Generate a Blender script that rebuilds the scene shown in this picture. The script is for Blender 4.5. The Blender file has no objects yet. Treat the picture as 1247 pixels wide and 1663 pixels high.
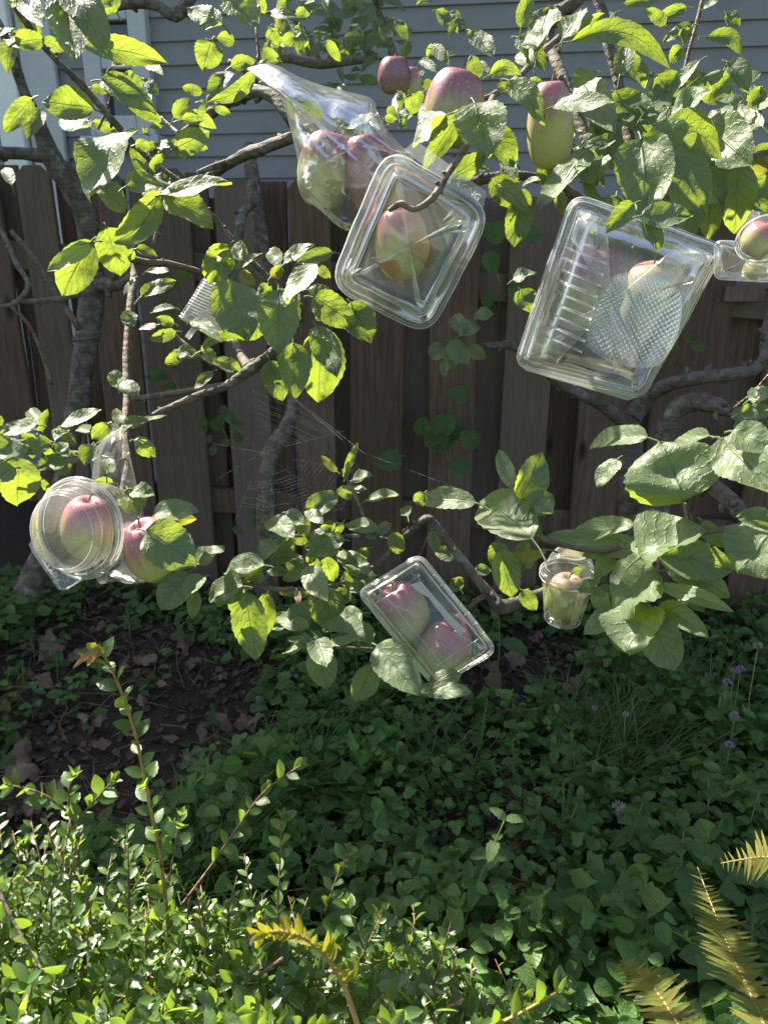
import bpy, bmesh, math, random
import numpy as np
from mathutils import Vector, Matrix, noise
random.seed(7); rng = np.random.default_rng(7)
S = bpy.context.scene; COL = S.collection
R = math.radians
# ------------------------------------------------------------------ camera, sky, sun, exposure
CAM = Vector((0, 0, 1.4)); PITCH = R(20); F = 1256.0
cd = bpy.data.cameras.new('camera'); cam = bpy.data.objects.new('camera', cd); COL.objects.link(cam)
cam.location = CAM; cam.rotation_euler = (R(90) - PITCH, 0, 0)
cd.sensor_fit = 'VERTICAL'; cd.sensor_height = 24; cd.lens = 24 * F / 1663.0
cd.clip_start = 0.02; cd.clip_end = 300
cd.dof.use_dof = True; cd.dof.focus_distance = 1.12; cd.dof.aperture_fstop = 7.0
S.camera = cam
SUN_AZ, SUN_EL = R(-45), R(47)
SUNV = Vector((math.sin(SUN_AZ) * math.cos(SUN_EL), math.cos(SUN_AZ) * math.cos(SUN_EL), math.sin(SUN_EL)))
W = bpy.data.worlds.new('World'); S.world = W; W.use_nodes = True
_n = W.node_tree.nodes; _sky = _n.new('ShaderNodeTexSky'); _sky.sky_type = 'NISHITA'; _sky.sun_disc = False
_sky.sun_elevation = SUN_EL; _sky.sun_rotation = SUN_AZ; _sky.air_density = 1.0; _sky.dust_density = 1.5
W.node_tree.links.new(_sky.outputs[0], _n['Background'].inputs[0]); _n['Background'].inputs[1].default_value = 0.078
ld = bpy.data.lights.new('sun', 'SUN'); sun = bpy.data.objects.new('sun', ld); COL.objects.link(sun)
ld.energy = 5.0; ld.angle = R(0.53); ld.color = (1.0, 0.95, 0.86)
sun.rotation_euler = SUNV.to_track_quat('Z', 'Y').to_euler(); sun.location = (-3, 6, 8)
S.view_settings.view_transform = 'Standard'; S.view_settings.look = 'None'
S.view_settings.exposure = 1.95; S.view_settings.gamma = 1.0; S.view_settings.use_curve_mapping = False
try:
    S.view_settings.use_white_balance = True; S.view_settings.white_balance_temperature = 6950; S.view_settings.white_balance_tint = 7
except Exception: pass
S.render.engine = 'CYCLES'
cy = S.cycles
cy.max_bounces = 10; cy.diffuse_bounces = 3; cy.glossy_bounces = 4; cy.transmission_bounces = 6; cy.transparent_max_bounces = 40
cy.caustics_reflective = False; cy.caustics_refractive = False; cy.sample_clamp_indirect = 6
cy.use_denoising = True
try:
    cy.denoiser = 'OPENIMAGEDENOISE'
except Exception: pass

# ------------------------------------------------------------------ geometry helpers
CP, SP = math.cos(PITCH), math.sin(PITCH)
FWD = Vector((0, CP, -SP)); UP = Vector((0, SP, CP)); RIGHT = Vector((1, 0, 0))
def ray(px, py):
    return FWD + RIGHT * ((px - 623.5) / F) + UP * ((831.5 - py) / F)
def P(px, py, d):
    return CAM + ray(px, py) * d
def G(px, py, z=0.0):                      # where the line of sight meets height z
    r = ray(px, py); return CAM + r * ((z - CAM.z) / r.z)
def Y(px, py, y):
    r = ray(px, py); return CAM + r * (y / r.y)
def ground_z(x, y):
    b = max(-0.10, min(0.2, 0.07 - 0.07 * x)) * max(0.0, min(1.0, (y - 0.9) / 1.3))
    return b + 0.018 * noise.noise((x * 2.3, y * 2.3, 0.3)) + 0.008 * noise.noise((x * 9, y * 9, 4.0))
def GG(px, py, h=0.0):                     # a point h above the soil on that line of sight
    p = G(px, py, h)
    for _ in range(6): p = G(px, py, h + ground_z(p.x, p.y))
    return p

def prop(o, label=None, cat=None, group=None, kind=None):
    if label: o['label'] = label
    if cat: o['category'] = cat
    if group: o['group'] = group
    if kind: o['kind'] = kind
    return o
def empty(name, loc, label, cat, group=None):
    o = bpy.data.objects.new(name, None); COL.objects.link(o); o.location = loc; o.empty_display_size = .05
    return prop(o, label, cat, group)
def origin(o):
    v = Vector((0, 0, 0))
    while o is not None: v += o.location; o = o.parent
    return v
def mk(name, verts, faces, mat, parent=None, smooth=True, uvs=None, loc=None, rnd=None):
    """verts in world space; the mesh sits relative to its parent (or to its own origin)."""
    me = bpy.data.meshes.new(name)
    verts = [Vector(v) for v in verts]
    base = origin(parent) if parent is not None else Vector((0, 0, 0))
    if loc is None:
        c = sum(verts, Vector((0, 0, 0))) / max(1, len(verts)); loc = c
    loc = Vector(loc)
    me.from_pydata([tuple(v - loc) for v in verts], [], faces)
    if smooth: me.polygons.foreach_set('use_smooth', [True] * len(me.polygons))
    if uvs is not None:
        ul = me.uv_layers.new(name='UVMap'); li = np.zeros(len(me.loops), dtype=np.int32)
        me.loops.foreach_get('vertex_index', li)
        ul.data.foreach_set('uv', np.asarray(uvs, dtype=np.float32)[li].ravel())
    if rnd is not None:
        a = me.attributes.new('rnd', 'FLOAT', 'POINT'); a.data.foreach_set('value', np.asarray(rnd, dtype=np.float32))
    me.materials.append(mat); me.update()
    o = bpy.data.objects.new(name, me); COL.objects.link(o)
    o.location = loc - base
    if parent is not None: o.parent = parent
    return o
def crom(pts, sub=4):
    out = []
    n = len(pts)
    for i in range(n - 1):
        p0 = pts[max(0, i - 1)]; p1 = pts[i]; p2 = pts[i + 1]; p3 = pts[min(n - 1, i + 2)]
        for k in range(sub):
            t = k / sub
            out.append(tuple(0.5 * ((2 * b) + (-a + c) * t + (2 * a - 5 * b + 4 * c - d) * t * t + (-a + 3 * b - 3 * c + d) * t ** 3) for a, b, c, d in zip(p0, p1, p2, p3)))
    out.append(tuple(pts[-1])); return out
def tube(path, radii, sides=7, bump=0.0, seed=0, cap=True, u=None):
    V, Fc = [], []
    n = len(path); path = [Vector(p) for p in path]
    ref = Vector((0.31, 0.2, 0.93)).normalized()
    for i, p in enumerate(path):
        t = (path[min(n - 1, i + 1)] - path[max(0, i - 1)])
        t = t.normalized() if t.length > 1e-9 else Vector((0, 0, 1))
        a = t.cross(ref)
        if a.length < .05: a = t.cross(Vector((1, 0, 0)))
        a.normalize(); b = t.cross(a)
        for k in range(sides):
            th = 2 * math.pi * k / sides
            dirv = a * math.cos(th) + b * math.sin(th)
            r = radii[i]
            if bump: r *= 1 + bump * noise.noise((p + dirv * r * 1.5) * (0.35 / max(r, .002)) + Vector((seed, 0, 0)))
            V.append(p + dirv * r)
    for i in range(n - 1):
        for k in range(sides):
            k2 = (k + 1) % sides
            Fc.append((i * sides + k, i * sides + k2, (i + 1) * sides + k2, (i + 1) * sides + k))
    if cap:
        Fc.append(tuple(range(sides - 1, -1, -1))); Fc.append(tuple((n - 1) * sides + k for k in range(sides)))
    return V, Fc
def join(parts):
    V, Fc = [], []
    for v, f in parts:
        o = len(V); V += list(v); Fc += [tuple(i + o for i in q) for q in f]
    return V, Fc

# ------------------------------------------------------------------ materials
class NT:
    def __init__(s, name):
        s.m = bpy.data.materials.new(name); s.m.use_nodes = True
        s.t = s.m.node_tree; s.n = s.t.nodes; s.n.clear()
        s.out = s.n.new('ShaderNodeOutputMaterial')
    def node(s, typ, inp=None, **kw):
        x = s.n.new(typ)
        for k, v in kw.items(): setattr(x, k, v)
        for k, v in (inp or {}).items(): s.set(x, k, v)
        return x
    def set(s, x, k, v):
        i = x.inputs[k]
        if isinstance(v, bpy.types.NodeSocket): s.t.links.new(v, i)
        elif isinstance(v, bpy.types.Node): s.t.links.new(v.outputs[0], i)
        else: i.default_value = v
    def math(s, op, a, b=0.0, c=None, clamp=False):
        x = s.node('ShaderNodeMath', operation=op, use_clamp=clamp); s.set(x, 0, a); s.set(x, 1, b)
        if c is not None: s.set(x, 2, c)
        return x.outputs[0]
    def mix(s, f, a, b, mode='MIX'):
        x = s.node('ShaderNodeMix', data_type='RGBA', blend_type=mode)
        s.set(x, 0, f)
        for k, v in ((6, a), (7, b)):
            if isinstance(v, tuple) and len(v) == 3: v = v + (1,)
            s.set(x, k, v)
        return x.outputs[2]
    def noise(s, scale, detail=4, vec=None, rough=.55, dist=0):
        x = s.node('ShaderNodeTexNoise', {'Scale': scale, 'Detail': detail, 'Roughness': rough, 'Distortion': dist})
        if vec is not None: s.set(x, 'Vector', vec)
        return x.outputs[0]
    def ramp(s, f, stops):
        x = s.node('ShaderNodeValToRGB'); s.set(x, 0, f)
        e = x.color_ramp.elements
        while len(e) < len(stops): e.new(.5)
        for q, (p, c) in zip(e, stops): q.position = p; q.color = c + (1,)
        return x.outputs[0]
    def step(s, v, a, b):
        x = s.node('ShaderNodeMapRange', interpolation_type='SMOOTHSTEP'); s.set(x, 0, v); s.set(x, 1, a); s.set(x, 2, b)
        return x.outputs[0]
    def bump(s, h, strength=.4, dist=.002):
        return s.node('ShaderNodeBump', {'Strength': strength, 'Distance': dist, 'Height': h}).outputs[0]
    def coord(s, which='Object'):
        return s.node('ShaderNodeTexCoord').outputs[which]
    def scale(s, vec, sc):
        return s.node('ShaderNodeMapping', {'Vector': vec, 'Scale': sc}).outputs[0]
    def bsdf(s, col, rough=.5, normal=None, spec=.5, **kw):
        x = s.node('ShaderNodeBsdfPrincipled', {'Base Color': col if not (isinstance(col, tuple) and len(col) == 3) else col + (1,), 'Roughness': rough, 'Specular IOR Level': spec})
        if normal is not None: s.set(x, 'Normal', normal)
        for k, v in kw.items(): s.set(x, k, v)
        return x.outputs[0]
    def done(s, sh): s.t.links.new(sh, s.out.inputs[0]); return s.m

def leaf_mat(name, top, under, trans, rough=.42, spec=.5, veins=9.0, tf=.42, use_rnd=False, bumpy=.5, spots=True, var=.7):
    m = NT(name)
    uv = m.node('ShaderNodeUVMap').outputs[0]
    sep = m.node('ShaderNodeSeparateXYZ', {0: uv})
    u = m.math('ABSOLUTE', m.math('MULTIPLY_ADD', sep.outputs[0], 2.0, -1.0)); v = sep.outputs[1]
    dn = m.noise(9, 3, m.coord('Object')); dn = m.math('MULTIPLY', m.math('SUBTRACT', m.noise(6, 3, m.scale(uv, (1.5, 1.5, 1))), .5), .22)
    q = m.math('FRACT', m.math('MULTIPLY', m.math('ADD', dn, m.math('MULTIPLY_ADD', u, -0.30, v)), veins))
    sv = m.math('SUBTRACT', 1.0, m.step(m.math('ABSOLUTE', m.math('SUBTRACT', q, .5)), 0.03, 0.16))
    mid = m.math('SUBTRACT', 1.0, m.step(u, 0.015, 0.07))
    vein = m.math('MAXIMUM', m.math('MULTIPLY', sv, .5), mid)
    if use_rnd: rn = m.node('ShaderNodeAttribute', attribute_name='rnd').outputs['Fac']
    else: rn = m.node('ShaderNodeObjectInfo').outputs['Random']
    oc = m.coord('Object')
    nz = m.noise(60, 3, oc)
    fac = m.math('MULTIPLY_ADD', rn, var, m.math('MULTIPLY', nz, .4))
    ctop = m.mix(fac, tuple(c * (.62 if var < .9 else .38) for c in top), tuple(c * 1.25 for c in top))
    ctop = m.mix(m.math('MULTIPLY', vein, .35), ctop, tuple(min(1, c * 1.5 + .02) for c in top))
    geo = m.node('ShaderNodeNewGeometry').outputs['Backfacing']
    cu = m.mix(m.math('MULTIPLY', vein, .5), under, tuple(c * 1.35 for c in under))
    col = m.mix(geo, ctop, cu)
    if spots:
        sp = m.step(m.noise(28, 2, oc), .70, .76)
        sp = m.math('MULTIPLY', sp, m.step(rn, .3, .6))
        col = m.mix(sp, col, (.12, .07, .02))
    tr = m.mix(fac, tuple(c * .75 for c in trans), trans)
    tr = m.mix(m.math('MULTIPLY', vein, .45), tr, tuple(c * .45 for c in trans))
    net = m.noise(150, 3, oc); big = m.noise(70, 2, oc)
    h = m.math('ADD', m.math('MULTIPLY', vein, -.75), m.math('ADD', m.math('MULTIPLY', net, .45), m.math('MULTIPLY', big, 1.0)))
    nm = m.bump(h, bumpy, .0022)
    rr = m.math('MULTIPLY_ADD', net, .25, rough - .1)
    a = m.bsdf(col, rr, nm, spec)
    b = m.node('ShaderNodeBsdfTranslucent', {'Color': tr, 'Normal': nm}).outputs[0]
    mx = m.node('ShaderNodeMixShader', {0: tf, 1: a, 2: b})
    return m.done(mx.outputs[0])

M = {}
M['leaf'] = leaf_mat('apple_leaf', (.10, .165, .080), (.125, .17, .085), (.42, .55, .05), .47, .6, veins=6.5, bumpy=.75)
M['leaf_yellow'] = leaf_mat('yellow_leaf', (.16, .17, .04), (.19, .19, .06), (.50, .50, .045), .45, .4)
M['leaf_small'] = leaf_mat('small_apple_leaf', (.075, .125, .045), (.12, .165, .07), (.38, .54, .06), .38, .5, use_rnd=True, spots=False)
M['shrub_leaf'] = leaf_mat('shrub_leaf', (.075, .14, .035), (.12, .17, .06), (.40, .58, .06), .30, .9, veins=5, use_rnd=True, spots=False, bumpy=.2)
M['shrub_leaf_part'] = leaf_mat('shrub_leaf_single', (.06, .12, .028), (.12, .17, .06), (.36, .54, .05), .30, .6, veins=5, spots=False, bumpy=.2)
M['ivy'] = leaf_mat('ground_cover_leaf', (.085, .165, .042), (.12, .18, .07), (.30, .48, .06), .46, .4, veins=5, use_rnd=True, spots=False, bumpy=.8, var=1.0)
M['mint'] = leaf_mat('mint_leaf', (.075, .17, .045), (.09, .15, .06), (.25, .48, .05), .5, .3, veins=9, bumpy=.8)
M['yellow_sprout'] = leaf_mat('yellow_sprout', (.27, .27, .03), (.30, .28, .04), (.60, .58, .05), .45, .4, spots=False)
M['fern'] = leaf_mat('fern_pinna', (.19, .19, .04), (.22, .18, .05), (.62, .58, .07), .5, .3, veins=6, spots=False)

def dead_leaf_mat(name, c1, c2):
    m = NT(name); oc = m.coord(); rn = m.node('ShaderNodeObjectInfo').outputs['Random']
    f = m.math('ADD', m.math('MULTIPLY', m.noise(45, 4, oc), .6), m.math('MULTIPLY', rn, .5))
    col = m.mix(f, c1, c2)
    a = m.bsdf(col, .7, m.bump(m.noise(120, 3, oc), .5, .002), .2)
    b = m.node('ShaderNodeBsdfTranslucent', {'Color': m.mix(.5, c1, c2)}).outputs[0]
    return m.done(m.node('ShaderNodeMixShader', {0: .2, 1: a, 2: b}).outputs[0])
M['dead'] = dead_leaf_mat('dead_leaf', (.11, .065, .045), (.31, .215, .15))
M['golden'] = dead_leaf_mat('golden_leaf', (.30, .14, .05), (.48, .28, .11))

def bark_mat(name, c1, c2, lichen=(.32, .33, .28), amt=.6):
    m = NT(name); oc = m.coord(); p = m.node('ShaderNodeNewGeometry').outputs['Position']
    n1 = m.noise(45, 5, p); n2 = m.noise(220, 4, p)
    col = m.mix(m.step(n1, .3, .7), c1, c2)
    col = m.mix(m.math('MULTIPLY', m.step(m.noise(30, 3, m.node('ShaderNodeMapping', {'Vector': p, 'Location': (3, 1, 2)}).outputs[0]), .58, .68), amt), col, lichen)
    wv = m.node('ShaderNodeTexWave', {'Scale': 28.0, 'Distortion': 6.0, 'Detail': 3.0, 'Vector': p}, bands_direction='Z').outputs['Fac']
    h = m.math('ADD', m.math('MULTIPLY', n2, .8), m.math('ADD', m.math('MULTIPLY', n1, .8), m.math('MULTIPLY', wv, .25)))
    return m.done(m.bsdf(col, .75, m.bump(h, .9, .004), .3))
M['bark'] = bark_mat('apple_bark', (.06, .047, .037), (.145, .12, .10), (.25, .26, .22), .5)
M['twig'] = bark_mat('apple_twig', (.10, .068, .048), (.20, .15, .12), amt=.25)
M['red_stem'] = bark_mat('shrub_stem', (.16, .085, .05), (.26, .15, .09), amt=.1)
M['gold_stem'] = bark_mat('golden_stem', (.30, .17, .05), (.42, .26, .09), amt=.05)

def wood_mat(name, c1, c2, grey):
    m = NT(name); oc = m.coord(); rn = m.node('ShaderNodeObjectInfo').outputs['Random']
    sh = m.node('ShaderNodeVectorMath', {0: oc, 1: m.node('ShaderNodeCombineXYZ', {0: m.math('MULTIPLY', rn, 9.0), 2: m.math('MULTIPLY', rn, 5.0)}).outputs[0]}, operation='ADD').outputs[0]
    g = m.noise(14, 5, m.scale(sh, (6, 6, .32)), .65, .6)
    g2 = m.noise(60, 4, m.scale(sh, (6, 6, .22)), .6)
    big = m.noise(2.2, 3, sh)
    col = m.mix(m.step(g, .3, .72), c1, c2)
    col = m.mix(m.math('MULTIPLY', m.step(big, .48, .74), .55), col, grey)
    col = m.mix(m.math('MULTIPLY', m.math('SUBTRACT', rn, .2), .55, None, True), col, tuple(c * .55 for c in c1))
    knot = m.node('ShaderNodeTexVoronoi', {'Scale': 3.0, 'Vector': m.scale(sh, (1.6, 1.6, .55))}).outputs['Distance']
    col = m.mix(m.math('SUBTRACT', 1.0, m.step(knot, .03, .10)), col, (.02, .014, .01))
    sep = m.node('ShaderNodeSeparateXYZ', {0: oc})
    col = m.mix(m.math('MULTIPLY', m.step(m.noise(5, 4, sh), .5, .72), .35), col, (.075, .085, .05))
    col = m.mix(m.math('MULTIPLY', m.math('SUBTRACT', m.math('FRACT', m.math('MULTIPLY', rn, 7.3)), .45), .9, None, True), col, grey)
    damp = m.math('SUBTRACT', 1.0, m.step(m.math('ADD', sep.outputs[2], m.math('MULTIPLY', m.noise(9, 3, sh), .25)), -.72, -.40))
    col = m.mix(m.math('MULTIPLY', damp, .5), col, (.04, .045, .025))
    return m.done(m.bsdf(col, .82, m.bump(m.math('ADD', g, m.math('MULTIPLY', g2, .8)), .7, .004), .25))
M['wood'] = wood_mat('weathered_cedar', (.088, .049, .034), (.175, .108, .078), (.18, .15, .13))

def siding_mat():
    m = NT('grey_siding'); oc = m.coord()
    g = m.noise(20, 4, m.scale(oc, (.6, 8, 8)), .6)
    col = m.mix(g, (.195, .19, .195), (.245, .238, .243))
    rn = m.node('ShaderNodeObjectInfo').outputs['Random']
    col = m.mix(m.math('MULTIPLY', rn, .35), col, (.17, .17, .185))
    stn = m.step(m.noise(5, 5, m.scale(oc, (1.2, 1, 2.5)), .65), .48, .72)
    col = m.mix(m.math('MULTIPLY', stn, .45), col, (.14, .145, .14))
    return m.done(m.bsdf(col, .55, m.bump(g, .25, .002), .35))
M['siding'] = siding_mat()
def flat(name, c, rough=.5, spec=.5, var=.12, bump=.15, scale=40):
    m = NT(name); oc = m.coord(); n = m.noise(scale, 4, oc)
    return m.done(m.bsdf(m.mix(n, tuple(x * (1 - var) for x in c), tuple(min(1, x * (1 + var)) for x in c)), rough, m.bump(n, bump, .002), spec))
M['white_trim'] = flat('white_trim', (.70, .70, .70), .45)
M['grey_trim'] = flat('grey_trim', (.42, .43, .45), .5)
M['glass'] = flat('dark_window', (.03, .033, .04), .06, .8, .3, 0)
M['roof'] = flat('roof_shingle', (.09, .085, .08), .9, .2)
M['soil_chip'] = dead_leaf_mat('mulch', (.045, .03, .022), (.15, .10, .07))
M['grass'] = leaf_mat('grass_blade', (.10, .16, .05), (.10, .16, .05), (.26, .40, .06), .5, .3, use_rnd=True, spots=False, bumpy=.1)
M['straw'] = flat('dry_straw', (.34, .26, .15), .7, .3, .3)
M['flower'] = flat('purple_flower', (.27, .17, .27), .7, .2, .3)
M['dry_flower'] = flat('dry_flower', (.30, .25, .20), .8, .2, .3)
_m = NT('white_sheet'); M['thin_white'] = _m.done(_m.node('ShaderNodeMixShader', {0: .75, 1: _m.bsdf((.82, .82, .80), .55), 2: _m.node('ShaderNodeBsdfTranslucent', {'Color': (.85, .85, .83, 1)}).outputs[0]}).outputs[0])
M['wire'] = flat('wire', (.10, .09, .07), .5)
M['berry'] = flat('berry', (.42, .22, .16), .4, .5, .3)
M['stem_green'] = flat('green_stem', (.13, .18, .05), .5, .4, .2)
M['rachis'] = flat('fern_rachis', (.22, .17, .06), .5, .4, .3)
M['silk'] = NT('spider_silk'); _m = M['silk']
_tr = _m.node('ShaderNodeBsdfTransparent').outputs[0]
M['silk'] = _m.done(_m.node('ShaderNodeMixShader', {0: .28, 1: _tr, 2: _m.bsdf((.8, .8, .8), .25)}).outputs[0])

def soil_mat():
    m = NT('garden_soil'); p = m.node('ShaderNodeNewGeometry').outputs['Position']
    n1 = m.noise(7, 5, p); n2 = m.noise(70, 5, p, .7)
    col = m.mix(n2, (.022, .016, .012), (.085, .062, .045))
    col = m.mix(m.step(n1, .5, .7), col, (.05, .038, .027))
    far = m.noise(.6, 3, p)
    sep = m.node('ShaderNodeSeparateXYZ', {0: p})
    lawn = m.step(sep.outputs[1], -.2, -.7)
    col = m.mix(lawn, col, m.mix(n2, (.05, .09, .02), (.11, .15, .05)))
    return m.done(m.bsdf(col, .9, m.bump(m.math('ADD', n2, m.noise(220, 3, p)), .9, .012), .2))
M['soil'] = soil_mat()

def plastic(name, haze=.05, rough=.09, tint=(.975, .98, .975), spec=1.35, bump=.15, bscale=60, edge=.0, crinkle=0):
    m = NT(name); oc = m.coord()
    nm = m.bump(m.noise(bscale, 2, oc), bump, .002)
    if crinkle:
        vo = m.node('ShaderNodeTexVoronoi', {'Scale': 55.0, 'Vector': m.node('ShaderNodeVectorMath', {0: oc, 1: m.scale(m.node('ShaderNodeTexNoise', {'Scale': 30.0, 'Vector': oc}).outputs[1], (.02, .02, .02))}, operation='ADD').outputs[0]}).outputs['Distance']
        nm = m.node('ShaderNodeBump', {'Strength': crinkle, 'Distance': .012, 'Height': vo, 'Normal': nm}).outputs[0]
    lw = m.node('ShaderNodeFresnel', {'IOR': 1.5, 'Normal': nm}).outputs[0]
    # thin sheet: two surfaces reflect
    bk = m.node('ShaderNodeNewGeometry').outputs['Backfacing']
    face = m.node('ShaderNodeLayerWeight', {'Blend': .30, 'Normal': nm}).outputs['Fresnel']
    fac = m.math('MINIMUM', m.math('MULTIPLY', face, spec), .5)
    tr = m.node('ShaderNodeBsdfTransparent', {'Color': tint + (1,)}).outputs[0]
    gl = m.node('ShaderNodeBsdfGlossy', {'Color': (1, 1, 1, 1), 'Roughness': rough, 'Normal': nm}).outputs[0]
    df = m.node('ShaderNodeBsdfDiffuse', {'Color': (.8, .8, .78, 1), 'Normal': nm}).outputs[0]
    tl = m.node('ShaderNodeBsdfTranslucent', {'Color': (.85, .85, .8, 1), 'Normal': nm}).outputs[0]
    hz = m.node('ShaderNodeMixShader', {0: .6, 1: df, 2: tl}).outputs[0]
    fz = m.node('ShaderNodeLayerWeight', {'Blend': .35}).outputs['Facing']
    hf = m.math('MULTIPLY_ADD', m.math('POWER', fz, 2.0), edge, haze)
    a = m.node('ShaderNodeMixShader', {0: hf, 1: tr, 2: hz}).outputs[0]
    return m.done(m.node('ShaderNodeMixShader', {0: fac, 1: a, 2: gl}).outputs[0])
M['clear'] = plastic('clear_plastic', .065, .13, edge=.22, spec=1.0, bump=.5, bscale=28)
M['rim'] = plastic('clear_plastic_rim', .40, .2, edge=.35, spec=1.0)
M['texture'] = plastic('diamond_plastic', .26, .10, edge=.2, spec=1.3)
M['film'] = plastic('bag_film', .065, .24, (.97, .97, .96), .6, .3, 40, edge=.18, crinkle=.16)
M['emboss'] = plastic('embossed_letters', .75, .3)

def apple_mat(name, red, mauve, green, yellow, blush=.5, bloom=.35):
    m = NT(name); g = m.coord('Generated'); oc = m.coord('Object'); rn = m.node('ShaderNodeObjectInfo').outputs['Random']
    sep = m.node('ShaderNodeSeparateXYZ', {0: g}); z = sep.outputs[2]
    n = m.noise(22, 4, oc); st = m.noise(30, 4, m.scale(oc, (4, 4, .7)), .6)
    k = m.math('ADD', z, m.math('ADD', m.math('MULTIPLY', m.math('SUBTRACT', n, .5), .35), m.math('MULTIPLY', m.math('SUBTRACT', st, .5), .75)))
    k = m.math('ADD', k, m.math('MULTIPLY', m.math('SUBTRACT', sep.outputs[0], .5), -.25))
    t = m.step(k, blush - .22, blush + .22)
    col = m.mix(t, m.mix(n, green, yellow), m.mix(st, red, mauve))
    dots = m.node('ShaderNodeTexVoronoi', {'Scale': 170.0, 'Vector': oc}).outputs['Distance']
    col = m.mix(m.math('MULTIPLY', m.math('SUBTRACT', 1.0, m.step(dots, .12, .26)), .5), col, (.62, .55, .42))
    bl = m.math('MULTIPLY', m.step(m.noise(12, 4, oc), .35, .7), bloom)
    col = m.mix(m.math('MULTIPLY', m.step(m.noise(26, 5, oc, .65), .64, .72), .55), col, (.30, .22, .13))
    col = m.mix(bl, col, (.36, .29, .35))
    return m.done(m.bsdf(col, m.math('MULTIPLY_ADD', bl, .5, .32), m.bump(n, .05, .002), .5))
M['apple'] = apple_mat('apple_blush', (.36, .085, .10), (.40, .18, .20), (.33, .36, .09), (.48, .44, .13), .68, .22)
M['apple_dusty'] = apple_mat('apple_dusty', (.25, .05, .07), (.27, .11, .145), (.25, .29, .06), (.40, .37, .10), .62, .30)
M['apple_red'] = apple_mat('apple_red', (.20, .035, .045), (.24, .08, .11), (.34, .22, .08), (.4, .26, .1), .22)
M['apple_green'] = apple_mat('apple_green', (.30, .15, .11), (.34, .2, .17), (.22, .26, .08), (.38, .38, .12), .90, .15)

# ------------------------------------------------------------------ the setting: ground
def build_ground():
    xs = sorted(set([-60, -30, -12, -6, -4, -3] + list(np.round(np.arange(-2.2, 2.21, .055), 4)) + [3, 4, 6, 12, 30, 60]))
    ys = sorted(set([-60, -30, -12, -6, -3, -1.5, -.6, 0, .3] + list(np.round(np.arange(.5, 3.2, .055), 4)) + [3.6, 4.5, 6, 12, 30, 60]))
    V = [(x, y, ground_z(x, y)) for y in ys for x in xs]; nx = len(xs)
    Fc = [(j * nx + i, j * nx + i + 1, (j + 1) * nx + i + 1, (j + 1) * nx + i) for j in range(len(ys) - 1) for i in range(nx - 1)]
    o = mk('ground', V, Fc, M['soil'], loc=(0, 0, 0)); prop(o, 'dark garden soil under the fence and apple trees', 'ground', None, 'structure')
build_ground()

# ------------------------------------------------------------------ box helper (oriented, bevelled a little)
def box(c, ax, ay, az, sx, sy, sz, bev=0.0):
    """8 corners, or a chamfered 24-vert box when bev > 0."""
    c = Vector(c); ax, ay, az = Vector(ax), Vector(ay), Vector(az)
    bm = bmesh.new(); bmesh.ops.create_cube(bm, size=1)
    for v in bm.verts: v.co = Vector((v.co.x * sx, v.co.y * sy, v.co.z * sz))
    if bev: bmesh.ops.bevel(bm, geom=bm.edges[:], offset=bev, segments=1, affect='EDGES')
    bm.verts.index_update()
    V = [c + ax * v.co.x + ay * v.co.y + az * v.co.z for v in bm.verts]
    Fc = [tuple(v.index for v in f.verts) for f in bm.faces]; bm.free()
    return V, Fc
XA, YA, ZA = Vector((1, 0, 0)), Vector((0, 1, 0)), Vector((0, 0, 1))

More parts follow.
